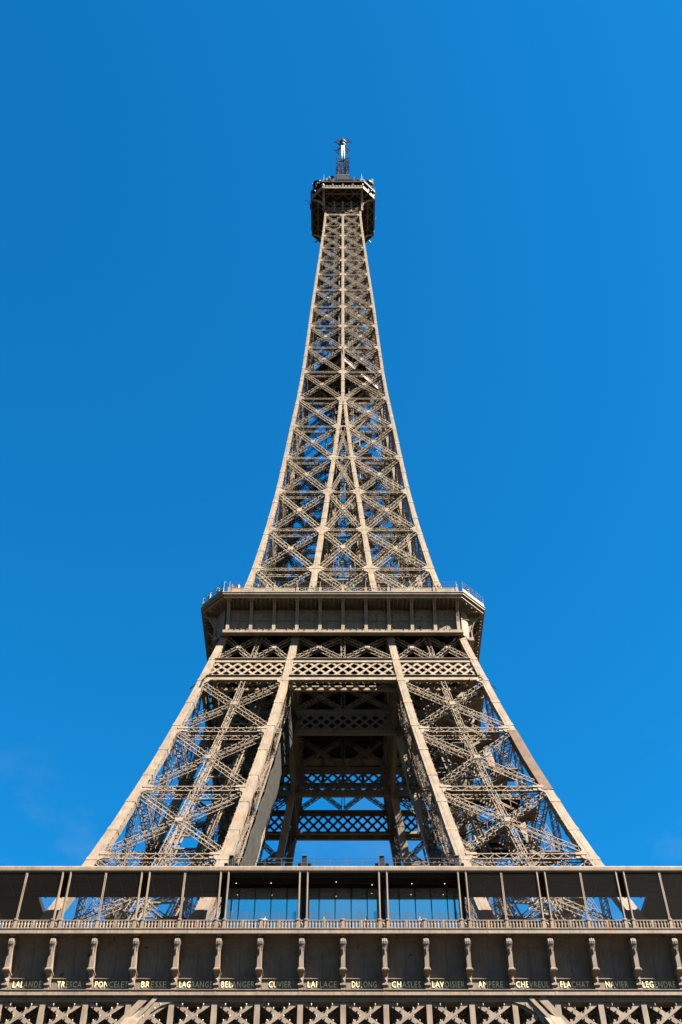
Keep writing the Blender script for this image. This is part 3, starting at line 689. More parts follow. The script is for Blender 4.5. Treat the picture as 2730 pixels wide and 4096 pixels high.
# name panels, coving panels and letters
cv = [(34.36, 52.46), (34.34, 53.2), (34.38, 53.9), (34.5, 54.6), (34.72, 55.15), (35.05, 55.6), (35.45, 55.88), (36.0, 56.0)]
m = MB()
for (ya, za), (yb, zb) in zip(cv, cv[1:]):
    m.quad((.004, -ya, za), (PT / 2 - .25, -ya, za), (PT / 2 - .25, -yb, zb), (.004, -yb, zb)); m.quad((.004, -ya - .035, za), (.035, -ya - .035, za), (.035, -yb - .035, zb), (.004, -yb - .035, zb)); m.quad((.035, -ya - .035, za), (.035, -ya, za), (.035, -yb, zb), (.035, -yb - .035, zb))
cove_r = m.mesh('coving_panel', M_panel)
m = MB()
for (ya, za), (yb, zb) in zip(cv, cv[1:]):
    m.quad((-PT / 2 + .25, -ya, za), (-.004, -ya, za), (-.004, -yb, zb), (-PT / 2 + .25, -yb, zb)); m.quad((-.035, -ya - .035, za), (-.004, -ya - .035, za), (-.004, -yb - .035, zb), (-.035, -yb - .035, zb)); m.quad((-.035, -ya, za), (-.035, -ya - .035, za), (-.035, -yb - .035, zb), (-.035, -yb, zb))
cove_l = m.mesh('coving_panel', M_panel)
m = MB(); h = PT / 2 - .22
m.box(-h, h, -34.48, -34.3, 50.93, 51.29); m.box(-h, h, -34.60, -34.3, 51.295, 51.36); m.box(-h, h, -34.54, -34.3, 51.365, 51.40); m.box(-h, h, -34.45, -34.3, 51.405, 52.25); m.box(-h, h, -34.52, -34.3, 52.255, 52.31); m.box(-h, h, -34.60, -34.3, 52.315, 52.38); m.box(-h, h, -34.48, -34.3, 52.385, 52.455)
m.box(-.02, .02, -34.50, -34.44, 50.94, 52.24)
name_me = m.mesh('name_panel', M_panel)
m = MB(); m.octa((0, 0, 0), .09); m.lathe(0, .0, [(.05, -.14), (.07, -.02), (.05, .05)], 6); bulb_me = m.mesh('sparkle_lamp', M_lamp)
NAMES = ['SEGUIN', 'LALANDE', 'TRESCA', 'PONCELET', 'BRESSE', 'LAGRANGE', 'BELANGER', 'CUVIER', 'LAPLACE', 'DULONG', 'CHASLES', 'LAVOISIER', 'AMPERE', 'CHEVREUL', 'FLACHAT', 'NAVIER', 'LEGENDRE', 'CHAPTAL']
def text_mesh(txt):
    cu = bpy.data.curves.new('lettering', 'FONT'); cu.body = txt; cu.size = 1; cu.extrude = .03; cu.resolution_u = 2; cu.space_character = 1.12; cu.offset = -.004
    o = bpy.data.objects.new('lettering', cu); col.objects.link(o)
    dg = bpy.context.evaluated_depsgraph_get(); me = bpy.data.meshes.new_from_object(o.evaluated_get(dg)); bpy.data.objects.remove(o); bpy.data.curves.remove(cu)
    xs = [v.co.x for v in me.vertices]; ys = [v.co.y for v in me.vertices]
    wd_ = min(3.12, sum(.17 if c == 'I' else .40 for c in txt) * .96); sx_ = wd_ / (max(xs) - min(xs)); sy_ = .585 / (max(ys) - min(ys)); cx = (max(xs) + min(xs)) / 2; y0 = min(ys)
    for v in me.vertices:
        x, y, z = v.co; v.co = ((x - cx) * sx_, -34.47 - z * 1.1, 51.545 + (y - y0) * sy_)
    me.materials.clear(); me.materials.append(M_gold); return me
for i in range(-9, 10):
    link('console', con_me, G1, (i * PT, 0, 0))
    if i < 9:
        c_ = ((i + .5) * PT, 0, 0)
        link('coving_panel', cove_l, G1, c_); link('coving_panel', cove_r, G1, c_)
        link('name_panel', name_me, G1, c_); link('lettering', text_mesh(NAMES[i + 9]), G1, c_)
        for d in (-1.35, -.55, .25, 1.05): link('ledge_lamp', bulb_me, G1, (c_[0] + d, -34.86, 51.08))
        m = MB(); m.box(c_[0] - 1.4, c_[0] + 1.1, -34.88, -34.84, 51.06, 51.08); m.build('lamp_cable', M_dark, G1)
for p in LL: link('girder_lamp', bulb_me, G1, p)
# cornice blocks, balustrade
m = MB(); hb = PT / 2 - .006
m.box(-hb, hb, -36.08, -35.5, 56.10, 56.50); m.box(-hb, hb, -36.15, -35.5, 56.02, 56.095); m.box(-hb, hb, -36.14, -35.6, 56.505, 56.57)
cor_me = m.mesh('cornice_block', M_paint)
for i in range(-9, 10): link('cornice_block', cor_me, G1, (i * PT, 0, 0))
m = MB(); m.box(-36, 36, -36.06, -35.86, 57.36, 57.44); m.build('balustrade_rail', M_paint, G1)
m = MB(); m.box(-36, 36, -36.06, -35.86, 56.575, 56.63); m.build('balustrade_rail', M_paint, G1)
m = MB(); Y = -35.96
m.lathe(0, Y, [(.13, 56.63), (.13, 56.71), (.085, 56.73), (.105, 56.85), (.135, 57.06), (.12, 57.14), (.075, 57.17), (.07, 57.21), (.125, 57.25), (.125, 57.30), (.07, 57.33), (.07, 57.36)], 8); bal_me = m.mesh('baluster', M_paint)
m = MB(); m.box(-.10, .10, -36.08, -35.84, 56.63, 57.36); pier_me = m.mesh('balustrade_pier', M_paint)
m = MB(); m.box(-.15, .15, -36.12, -35.8, 56.575, 57.5); m.box(-.2, .2, -36.14, -35.8, 56.58, 56.72); m.box(-.17, .17, -36.14, -35.78, 57.36, 57.56); m.lathe(0, 0, [(.0, 0), (.0, 0)], 3)
m.loft([[(math.cos(a) * .08, y, 57.46 + math.sin(a) * .08) for a in [2 * math.pi * j / 8 for j in range(8)]] for y in (-36.18, -36.1)]); block_me = m.mesh('post_pedestal', M_paint)
m = MB(); m.box(-.10, .10, -36.0, -35.82, 57.56, 62.62); m.box(-.035, .035, -36.04, -35.99, 57.56, 62.62); post_me = m.mesh('roof_post', M_paint)
m = MB()
for d in (-.06, .06): m.box(d - .035, d + .035, -36.0, -35.88, 57.56, 62.5)
for q in range(24): m.strip((-.05, -35.99, 57.6 + q * .2), (.05, -35.99, 57.8 + q * .2), .03, (0, -1, 0))
thin_me = m.mesh('mesh_post', M_paint)
m = MB()  # shield between paired posts
m.box(-.24, .24, -36.0, -35.9, 56.66, 57.34); m.add(((-.2, -36.01, 57.28), (.18, -36.01, 57.3), (.2, -36.01, 57.0), (-.02, -36.08, 57.02)), ((0, 3, 2, 1),)); m.octa((0, -36.02, 56.86), .14); shield_me = m.mesh('shield_plate', M_paint)
for i in range(-9, 10):
    x = i * PT
    if i % 2:
        for d in (-.39, .39):
            link('post_pedestal', block_me, G1, (x + d, 0, 0)); link('roof_post', post_me, G1, (x + d, 0, 0))
        link('shield_plate', shield_me, G1, (x, 0, 0))
    else:
        link('post_pedestal', block_me, G1, (x, 0, 0))
        if abs(i) >= 4: link('mesh_post', thin_me, G1, (x, 0, 0))
for i in range(-10, 10):    # half bays: five balusters, a pier, five balusters
    a, b = i * PT, (i + 1) * PT
    lo_, hi_ = (a + .39, b) if i % 2 else (a, b - .39)
    if abs(lo_) > 36.2 or abs(hi_) > 36.2: lo_, hi_ = max(lo_, -36), min(hi_, 36)
    if hi_ - lo_ < 2: continue
    mdl = (lo_ + hi_) / 2; link('balustrade_pier', pier_me, G1, (mdl, 0, 0))
    for q in range(5):
        for (u0, u1) in ((lo_ + .13, mdl - .08), (mdl + .08, hi_ - .13)):
            link('baluster', bal_me, G1, (u0 + (u1 - u0) * (q + .5) / 5, 0, 0))
# roof of the gallery
m = MB()
pr = [(-36.02, 62.60), (-36.10, 62.72), (-36.12, 63.05), (-36.06, 63.20), (-35.9, 63.26), (-31.2, 63.45), (-31.2, 62.62), (-35.8, 62.62), (-35.8, 62.60)]
m.loft([[(x, y, z) for y, z in pr] for x in (-36.1, 36.1)]); 
roof = m.build('gallery_roof', M_paint, G1)
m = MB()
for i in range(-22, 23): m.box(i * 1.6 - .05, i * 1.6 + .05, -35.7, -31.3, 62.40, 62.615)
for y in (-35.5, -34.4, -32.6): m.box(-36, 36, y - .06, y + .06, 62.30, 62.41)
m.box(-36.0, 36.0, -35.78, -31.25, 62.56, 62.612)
m.build('roof_soffit', M_shade_brown, G1)
# mesh screens of the side bays
def screen(x0, x1, y, z0, z1, sp, th, name):
    m = MB(); h = z1 - z0; ln = x1 - x0; i = -int(h / sp) - 1
    while i * sp < ln:
        for sgn in (1, -1):
            a, b, za, zb = i * sp, i * sp + h, z0, z1
            if a < 0: za = z0 - a; a = 0
            if b > ln: zb = z1 - (b - ln); b = ln
            if b - a > .02:
                if sgn > 0: P, Q = (x0 + a, y, za), (x0 + b, y, zb)
                else: P, Q = (x1 - a, y + .012, za), (x1 - b, y + .012, zb)
                m.bar(P, Q, th, .012, (0, -1, 0), False)
        i += 1
    m.build(name, M_wire, G1)
for i in range(-10, 10):
    if -4 < i < -1 or False: pass
    a, b = i * PT, (i + 1) * PT
    lo_, hi_ = (a + .5, b - .08) if i % 2 else (a + .08, b - .5)
    lo_, hi_ = max(lo_, -35.9), min(hi_, 35.9)
    if hi_ - lo_ < .5: continue
    if -3 <= i <= 2 : screen(lo_ + .05, hi_ - .05, -35.7, 57.45, 58.5, .30, .016, 'low_mesh_screen')
    else: screen(lo_, hi_, -35.93, 57.5, 62.45, .27, .0065, 'wire_mesh_screen')
m = MB()
for i in range(-30, 31):
    x = i * .39
    if i % 4 == 0:
        for d in (-.06, .06): m.box(x + d - .02, x + d + .02, -35.72, -35.68, 57.4, 58.55)
m.build('screen_upright', M_wire, G1)
# railing on the gallery roof
m = MB()
for i in range(15):
    x = -11.2 + i * 1.65; m.box(x - .025, x + .025, -35.05, -35.0, 63.2, 64.72)
for z in (64.2, 64.68): m.box(-11.2, 11.9, -35.06, -35.02, z, z + .04)
m.build('roof_railing', M_wire, G1)

# ------------------------------------------------------------------ glass pavilion behind the balustrade
PV = empty('glass_pavilion', 'glass-walled pavilion behind the middle bays of the first-floor balustrade', 'pavilion', (0, -33.4, 56.5))
def pv(m, nm, mat): 
    o = m.build(nm, mat, PV); o.location = (0, 33.4, -56.5); return o
m = MB(); m.box(-12.2, 12.2, -33.2, -22, 62.62, 62.9); m.box(-12.2, -12.0, -33.2, -24, 56.6, 62.6); m.box(12.0, 12.2, -33.2, -24, 56.6, 62.6); m.box(-12.2, 12.2, -24.2, -24, 56.6, 62.6); pv(m, 'shell', M_dark)
xs = [-12.0 + i * 1.6 for i in range(16)]
for i, (a, b) in enumerate(zip(xs, xs[1:])):
    m = MB(); m.box(a + .035, b - .035, -33.40, -33.37, 56.6, 62.28); pv(m, 'pane', M_glass)
for x in xs:
    m = MB(); m.box(x - .045, x + .045, -33.46, -33.3, 56.6, 62.28); pv(m, 'mullion', M_dark)
m = MB(); m.box(-12.1, 12.1, -33.5, -33.2, 62.285, 62.55); pv(m, 'head_rail', M_dark)
for x in (-3.93, 3.93, -11.8, 11.8):
    m = MB(); m.box(x - .22, x + .22, -33.9, -33.5, 56.6, 62.3); pv(m, 'column', M_dark)
rnd = random.Random(3)
for i in range(7):
    x = -10.5 + i * 3.4 + rnd.uniform(-.4, .4); m = MB(); m.octa((x, -34.0 - rnd.uniform(0, .9), 62.22), .045); pv(m, 'ceiling_lamp', M_bulb)

# searchlights on the gallery roof
def searchlight(x, y, z, label):
    e = empty('searchlight', label, 'searchlight', (x, y, z), 'searchlights on the gallery roof')
    m = MB(); m.box(-.42, .42, -.2, .2, 0, .14); m.box(-.36, -.28, -.08, .08, .14, .9); m.box(.28, .36, -.08, .08, .14, .9); m.build('yoke', M_paint, e)
    m = MB(); m.loft([[(-.26 * q, -.35 + .7 * j, .8 + t) for q, t in ((1, -.45), (1, .75), (.7, .95), (-.7, .95), (-1, .75), (-1, -.45))] for j in (0, 1)]); m.build('drum', M_dark, e)
    m = MB(); m.box(-.24, .24, -.5, .3, 1.76, 1.86); m.build('visor', M_grey, e)
    for s_ in (-1, 1):
        m = MB(); m.loft([[(s_ * (.36 + j * .34), math.cos(a) * .19, 1.02 + math.sin(a) * .19) for a in [2 * math.pi * q / 10 for q in range(10)]] for j in (0, 1)]); m.box(s_ * .5 - .08, s_ * .5 + .08, -.28, -.18, .95, 1.1); m.build('side_lamp', M_dark, e)
SLZ = 63.45
searchlight(-3.95, -34.2, SLZ, 'searchlight on the gallery roof left of centre, against open sky')
searchlight(3.95, -34.2, SLZ, 'searchlight on the gallery roof right of centre, against open sky')
searchlight(-11.4, -34.2, SLZ, 'searchlight on the gallery roof at the foot of the left pier')
searchlight(11.6, -34.2, SLZ, 'searchlight on the gallery roof at the foot of the right pier')
# red awnings on the deck
def awning(sg, label):
    m = MB(); q = [(sg * 21.5, -30.2, 60.35), (sg * 16.2, -30.2, 61.25), (sg * 16.2, -26.5, 62.3), (sg * 21.5, -26.5, 61.6)]
    m.loft([q, [(x, y, z - .08) for x, y, z in q]])
    m.loft([[(sg * 21.5, -30.2, 60.35), (sg * 16.2, -30.2, 61.25), (sg * 16.2, -30.2, 60.9), (sg * 21.5, -30.2, 60.0)], [(sg * 21.5, -30.17, 60.35), (sg * 16.2, -30.17, 61.25), (sg * 16.2, -30.17, 60.9), (sg * 21.5, -30.17, 60.0)]])
    for x in (16.4, 21.2): m.box(sg * x - .05, sg * x + .05, -30.1, -30.0, 56.5, 60.3)
    o = m.build('awning', M_red); o['label'] = label; o['category'] = 'awning'; o['group'] = 'red awnings on the first floor deck'
awning(-1, 'dark red awning behind the left mesh screens'); awning(1, 'dark red awning behind the right mesh screens')

# grey debris net down the inner side of the left front pier
m = MB(); rows = []
rn = random.Random(5)
nz_, ns = 46, 9
ph = [rn.uniform(0, 6.3) for _ in range(6)]
for i in range(nz_ + 1):
    z = 57 + i * 44.5 / nz_; r_ = []
    for j in range(ns + 1):
        t = j / ns; bul = .30 * math.sin(i * .55 + ph[0]) * t + .22 * math.sin(i * 1.2 + ph[1] + t * 4) + .12 * math.sin(i * 2.3 + t * 9)
        r_.append((-xi(z) + .1 + .9 * t + .25 * bul, -w(z) + 5.6 + 2.9 * t + .35 * bul, z))
    rows.append(r_)
pts = [p for r_ in rows for p in r_]; q = ns + 1
m.add(pts, [(i * q + j, i * q + j + 1, (i + 1) * q + j + 1, (i + 1) * q + j) for i in range(nz_) for j in range(ns)])
o = m.build('debris_net', M_net); o['label'] = 'long grey debris net hanging down the inner side of the left pier'; o['category'] = 'net'
sm = o.modifiers.new('thick', 'SOLIDIFY'); sm.thickness = .02
for p_ in o.data.polygons: p_.use_smooth = True
# lattice secondary members along the inner sides of the front piers, with short ladder struts
for sg in (-1, 1):
    m = MB(); P = [(sg * (xi(z) - .05), -w(z) + 4.6, z) for z in (57, 63, 69.6, 75, 80.5, 86, 91.25, 96, 101.4)]
    for a, b in zip(P, P[1:]): m.lattice(a, b, .5, .5, (-sg, 0, 0), cell=.7, fl=.2)
    for z in NODES_L[1:4]:
        m.lattice((sg * (xi(z) - .06), -w(z) + .9, z - .5), (sg * (xi(z) - .06), -w(z) + 4.6, z - .5), .9, .5, (-sg, 0, 0), cell=.45)
    for za, zb in zip(NODES_L, NODES_L[1:]):
        m.lattice((sg * (xi(za) - .05), -w(za) + .9, za), (sg * (xi(zb) - .05), -w(zb) + 4.6, zb), .35, .35, (-sg, 0, 0), cell=.5); m.lattice((sg * (xi(zb) - .05), -w(zb) + .9, zb), (sg * (xi(za) - .05), -w(za) + 4.6, za), .35, .35, (-sg, 0, 0), cell=.5)
    m.build('inner_side_truss', M_paint, T, kind='stuff')

# ------------------------------------------------------------------ pavilion and lift house on the second floor
P2 = empty('lift_pavilion', 'pavilion with pointed dark windows behind the second-floor parapet', 'pavilion', (0, -10, 116.9))
def p2(m, nm, mat):
    o = m.build(nm, mat, P2); o.location = (0, 10, -116.9); return o
m = MB(); m.box(-6.6, 6.6, -12.0, 8, 116.9, 126.9); p2(m, 'wall', M_dark)
m = MB(); m.box(-7.0, 7.0, -12.6, 8.4, 126.9, 127.15); m.box(-3.4, 3.4, -12.9, 8.4, 127.16, 127.4); p2(m, 'roof', M_copper)
for i in range(13):
    x = -6.0 + i * 1.0; m = MB(); m.box(x - .42, x + .42, -12.06, -12.02, 118.0, 125.6); m.add(((x - .42, -12.06, 125.6), (x + .42, -12.06, 125.6), (x, -12.06, 126.2)), ((0, 1, 2),)); p2(m, 'pane', M_glass)
    m = MB(); m.box(x - .5 - .06, x - .5 + .06, -12.2, -12.0, 117, 126.3); m.add(((x - .5, -12.15, 126.85), (x - .5, -12.15, 125.7), (x, -12.15, 126.4), (x, -12.15, 126.85)), ((0, 1, 2, 3),)); m.add(((x + .5, -12.15, 126.85), (x + .5, -12.15, 125.7), (x, -12.15, 126.4), (x, -12.15, 126.85)), ((0, 3, 2, 1),)); p2(m, 'arched_mullion', M_pale)

# intermediate platform inside the shaft
m = MB()
def dia(r, z): return [(0, -r, z), (r, 0, z), (0, r, z), (-r, 0, z)]
m.loft([dia(7.9, 196.5), dia(7.9, 197.6)]); m.loft([dia(8.1, 197.6), dia(8.1, 197.75)]); 
for i in range(-5, 6): m.bar((-4 + i * .7 - 1, -4 - i * .7 + 1 + 1.0, 196.49), (3 + i * .7, 4 - i * .7, 196.49), .2, .3, (0, 0, -1))
IP = m.build('intermediate_platform', M_fresh_dimmed, T)  # fascia colour darkened to tone down the strong sun on it
m = MB(); m.loft([dia(8.0, 200.9), dia(8.0, 201.1)])
for k in range(4):
    m.k = k
    for i in range(9):
        t = i / 8; m.box(8 * t - .03, 8 * t + .03, -8 + 8 * t - .03, -8 + 8 * t + .03, 197.7, 201)
m.build('platform_roof', M_shade_brown, IP)

# ------------------------------------------------------------------ summit
H3, C3 = 8.22, 2.95
SP = MB(); ring(SP, 3.0, H3 - .15, C3, 275.25, 275.55); SP = SP.build('summit_platform', M_shade_brown, T); SP.location.z = .4
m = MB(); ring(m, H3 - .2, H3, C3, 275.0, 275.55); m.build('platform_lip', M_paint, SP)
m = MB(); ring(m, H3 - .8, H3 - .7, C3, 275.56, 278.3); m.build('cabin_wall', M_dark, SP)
m = MB(); ring(m, H3 - .25, H3 - .08, C3, 276.72, 276.84); ring(m, H3 - .4, H3 + .1, C3, 277.9, 278.1); m.build('cabin_rail', M_shade_brown, SP)
m = MB(); ring(m, 3.0, H3 + .25, C3, 278.1, 278.75); m.build('cabin_eave', M_shade_brown, SP)
def octo_edges(h, c):
    o = octo(h, c, 0); return [(V(o[j]), V(o[(j + 1) % 8])) for j in range(8)]
for j, (a, b) in enumerate(octo_edges(H3 - .05, C3)):
    cnt = 13 if j % 2 == 0 else 6; d = (b - a).normalized(); n = V((d.y, -d.x, 0)); ln = (b - a).length
    for i in range(cnt):
        p = a + d * ln * (i + .5) / cnt; e = ln / cnt * .36; m = MB()
        m.bar(p - d * e + V((0, 0, 276.3)), p + d * e + V((0, 0, 276.3)), .72, .06, n); m.build('window_panel', M_pale, SP)
    m = MB()
    for i in range(5 if j % 2 == 0 else 3):
        p = a + d * ln * (i / (4 if j % 2 == 0 else 2)) + n * .02
        m.bar(p + V((0, 0, 276.85)), p + V((0, 0, 277.9)), .3, .3, n)
        m.bar(p + V((0, 0, 277.0)), p + V((0, 0, 277.4)), .45, .45, n)
    m.build('cabin_bracket', M_paint, SP)
    m = MB()
    for i in range(12):
        p = a + d * ln * i / 11 + n * .2; m.bar(p + V((0, 0, 278.7)), p + V((0, 0, 280.1)), .05, .05, n)
    for z in (279.4, 280.05): m.bar(a + n * .2 + V((0, 0, z)), b + n * .2 + V((0, 0, z)), .05, .05, n)
    m.build('roof_railing', M_wire, SP)
# brackets from the shaft corners out to the lip
for k in range(4):
    for sg in (-1, 1):
        m = MB(k); x0 = 4.70
        pts_ = []
        for i in range(11):
            a = math.pi / 2 * i / 10; pts_.append((4.75 + (8.3 - 4.75) * (1 - math.cos(a)), 269.6 + (275.0 - 269.6) * math.sin(a)))
        for (ya, za), (yb, zb) in zip(pts_, pts_[1:]):
            m.bar((sg * (x0 + .24), -ya, za), (sg * (x0 + .24), -yb, zb), .54, .08, (0, -1, -1))
            m.hexa(((sg * x0 + .2 * sg, -ya, za), (sg * x0 + .26 * sg, -ya, za), (sg * x0 + .26 * sg, -ya, 275.2), (sg * x0 + .2 * sg, -ya, 275.2), (sg * x0 + .2 * sg, -yb, zb), (sg * x0 + .26 * sg, -yb, zb), (sg * x0 + .26 * sg, -yb, 275.2), (sg * x0 + .2 * sg, -yb, 275.2))) if i < 0 else None
        for q in range(1, 9):
            ya, za = pts_[q]; m.bar((sg * (x0 + .24), -ya, za), (sg * (x0 + .24), -4.8, za), .08, .08, (0, 0, 1)); m.bar((sg * (x0 + .24), -ya, za), (sg * (x0 + .24), -ya, 275.2), .08, .08, (0, -1, 0))
        m.build('curved_bracket', M_paint, SP)
# soffit bracing and the shaft's top storey
m = MB()
for k in range(4):
    m.k = k
    for i in range(3):
        a, b = -4.8 + i * 3.2, -4.8 + (i + 1) * 3.2
        m.bar((a, -8.0, 275.2), (b, -5.0, 275.2), .16, .12, (0, 0, -1)); m.bar((b, -8.0, 275.18), (a, -5.0, 275.18), .16, .12, (0, 0, -1))
    m.bar((-4.9, -4.9, 275.2), (-7.4, -7.4, 275.2), .3, .3, (0, 0, -1)); m.bar((-4.9, -6.5, 275.1), (4.9, -6.5, 275.1), .3, .2, (0, 0, -1))
    for z in (269.4, 271.0): m.bar((-4.6, -4.66, z), (4.6, -4.66, z), .16, .3, (0, -1, 0))
    m.bar((-4.3, -4.68, 267.4), (4.3, -4.68, 267.4), .3, .3, (0, -1, 0))
    for i in range(4):
        a, b = -4.4 + i * 2.2, -4.4 + (i + 1) * 2.2
        for (za, zb) in ((267.5, 269.3), (269.5, 272.0), (272.0, 275.1)):
            m.bar((a, -4.62, za), (b, -4.62, zb), .12, .1, (0, -1, 0)); m.bar((b, -4.6, za), (a, -4.6, zb), .12, .1, (0, -1, 0))
    for x in (-2.2, 0, 2.2): m.box(x - .22, x + .22, -4.6, -4.2, 269.5, 275.2)
m.k = 0; m.build('top_storey_bracing', M_paint, SP)
m = MB(); m.box(-4.0, 4.0, -4.0, 4.0, 268.5, 275.2); m.build('top_storey_core', M_shade_brown, SP)
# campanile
m = MB(); m.loft([octo(5.2, 1.6, 278.75), octo(5.2, 1.6, 284.2)]); m.loft([octo(6.3, 1.9, 284.2), octo(6.3, 1.9, 284.6)]); m.loft([octo(3.9, 1.2, 284.6), octo(3.4, 1.0, 289.5)]); m.loft([octo(3.0, .9, 289.5), octo(1.9, .4, 293.5)]); m.box(-1.75, 1.75, -1.75, 1.75, 293.5, 296.6); m.build('campanile', M_shade_brown, SP)
m = MB(); m.box(-1.85, 1.85, -1.85, 1.85, 296.62, 296.9); m.build('campanile_cap', M_pale, SP)
m = MB()
for k in range(4):
    m.k = k
    m.bar((-1.25, -1.25, 296.9), (-1.05, -1.05, 309.4), .24, .24, (0, -1, 0))
    for i in range(6):
        z = 297 + i * 2.05; m.bar((-1.2, -1.2, z), (1.2, -1.2, z + 2.05), .11, .11, (0, -1, 0)); m.bar((1.2, -1.2, z), (-1.2, -1.2, z + 2.05), .11, .11, (0, -1, 0)); m.bar((-1.2, -1.2, z), (1.2, -1.2, z), .11, .11, (0, -1, 0))
m.k = 0; m.build('mast_lattice', M_shade_brown, SP)
m = MB()   # dipole panels round the foot of the mast
for k in range(4):
    for z in (301.5, 304.5, 307.3):
        for sg in (-1, 1):
            m.k = k; m.bar((0, -1.3, z), (sg * 1.9, -1.9, z + 1.0), .12, .12, (0, -1, 0)); m.bar((sg * 1.9, -1.9, z - .2), (sg * 1.6, -2.0, z + 1.3), .10, .10, (0, -1, 0))
m.k = 0; m.build('dipole_array', M_dark, SP)
for x, y in ((-.33, -.33), (.33, -.33), (-.33, .33), (.33, .33)):
    m = MB(); m.lathe(x, y, [(.22, 309.4), (.22, 320.0)], 12); o = m.build('white_radome', M_white, SP)
    for p_ in o.data.polygons: p_.use_smooth = len(p_.vertices) == 4
m = MB(); m.lathe(0, 0, [(.12, 309), (.12, 321)], 8); m.build('mast_core', M_dark, SP)
m = MB(); m.lathe(0, 0, [(.5, 319.9), (.95, 320.3), (.95, 320.8), (.62, 321.0), (.62, 322.3), (.95, 322.5), (.95, 322.9), (.7, 323.4)], 12); m.build('mast_head', M_grey, SP)
m = MB(); m.lathe(0, 0, [(.85, 323.4), (.85, 323.55)], 12); m.lathe(0, 0, [(.05, 323.5), (.04, 325.6)], 6)
for j in range(8):
    a = 2 * math.pi * j / 8; m.bar((.8 * math.cos(a), .8 * math.sin(a), 323.5), (.8 * math.cos(a), .8 * math.sin(a), 324.4), .05, .05, (0, -1, .1))
m.build('head_railing', M_wire, SP)
for (cx, cz, sx_, sz_) in ((-1.86, 324.75, -1, 1), (1.86, 324.75, 1, 1), (-1.86, 316.8, -1, -1), (1.86, 316.8, 1, -1)):
    m = MB(); u = V((sx_ * .6, 0, sz_ * 1.0)); n_ = V((-u.z, 0, u.x)).normalized(); c_ = V((cx, 0, cz)); base = V((sx_ * .5, 0, 321.2 if sz_ > 0 else 319.5))
    tn = V((.66 * sx_, 0, -1.6 * sz_))
    m.bar(c_ - tn * .98, c_ + tn * .98, .24, .24, (0, -1, 0))
    for o_ in (-.38, .38): m.bar(base + n_ * o_ * .9, c_ + tn * o_ * 1.1, .24, .24, (0, -1, 0))
    m.build('aerial_arm', M_dark, SP)

# aerials standing on the summit roof: things of their own
def aerial(kind, x, y, z, h, label, cat):
    m = MB()
    if kind == 'panel':
        m.lathe(0, 0, [(.06, 0), (.06, h)], 6); m.box(-.22, .22, -.22, -.06, h * .25, h); mat = M_pale
    elif kind == 'whip':
        m.lathe(0, 0, [(.09, 0), (.07, h * .5), (.03, h)], 6); m.box(-.14, .14, -.14, .14, 0, .5); mat = M_grey
    elif kind == 'dish':
        m.lathe(0, 0, [(.07, 0), (.07, h)], 6)
        m.loft([[(math.cos(a) * r, -.1 - d, h + math.sin(a) * r) for a in [2 * math.pi * j / 12 for j in range(12)]] for r, d in ((.15, 0), (.55, .12), (.75, .4), (.70, .4), (.5, .15))]); mat = M_dark
    else:
        m.lathe(0, 0, [(.05, 0), (.05, h)], 6)
        for q in (.5, .7, .9): m.bar((-.7, 0, h * q), (.7, 0, h * q), .07, .07, (0, -1, 0))
        mat = M_dark
    o = m.build(kind + '_aerial', mat); o.location = (x, y, z + .4); o['label'] = label; o['category'] = cat; o['group'] = 'aerials on the summit roof'; return o
ZR = 278.76
aerial('panel', 7.9, -5.4, ZR + 3.1, 4.2, 'tall pale panel aerial at the far right of the summit roof', 'aerial')
aerial('panel', 4.6, -7.4, ZR, 3.2, 'pale panel aerial right of the mast on the summit roof', 'aerial')
aerial('panel', -4.2, -7.6, ZR, 3.0, 'pale panel aerial left of the mast on the summit roof', 'aerial')
aerial('whip', 4.9, -7.9, ZR, 5.6, 'white whip aerial rising above the right of the summit roof', 'aerial')
aerial('whip', -6.4, -6.6, ZR, 4.6, 'slim whip aerial at the left of the summit roof', 'aerial')
aerial('whip', -5.0, -8.3, ZR, 4.2, 'slim pole at the left front corner of the summit roof', 'aerial')
aerial('whip', 5.0, -8.3, ZR, 3.6, 'slim pole at the right front corner of the summit roof', 'aerial')
aerial('dish', -2.9, -8.0, ZR, 2.2, 'round dish aerial just left of the mast', 'dish aerial')
aerial('dish', 6.6, -6.2, ZR, 3.6, 'small round dish aerial at the right of the summit roof', 'dish aerial')
aerial('dish', -7.4, -5.6, ZR, 3.4, 'small round dish aerial at the far left of the summit roof', 'dish aerial')
aerial('yagi', -6.9, -6.2, ZR, 3.0, 'comb-shaped aerial at the left of the summit roof', 'aerial')
aerial('yagi', 2.9, -8.0, ZR, 3.2, 'comb-shaped aerial just right of the mast', 'aerial')
aerial('yagi', 7.3, -5.9, ZR, 2.8, 'comb-shaped aerial at the right of the summit roof', 'aerial')
m = MB(); rn = random.Random(11)   # cabling, boxes and small fittings
for i in range(150):
    j = rn.randrange(8); a, b = octo_edges(rn.uniform(7.2, 8.5), C3)[j]; p = a.lerp(b, rn.random()); s_ = rn.uniform(.05, .28); h = rn.uniform(.2, 1.5)
    m.box(p.x - s_, p.x + s_, p.y - s_, p.y + s_, ZR, ZR + h)
    if i % 3 == 0: m.bar((p.x, p.y, ZR), (p.x + rn.uniform(-.8, .8), p.y, ZR + rn.uniform(1, 2.6)), .07, .07, (0, -1, 0))
m.build('roof_fittings', M_grey, SP, kind='stuff')
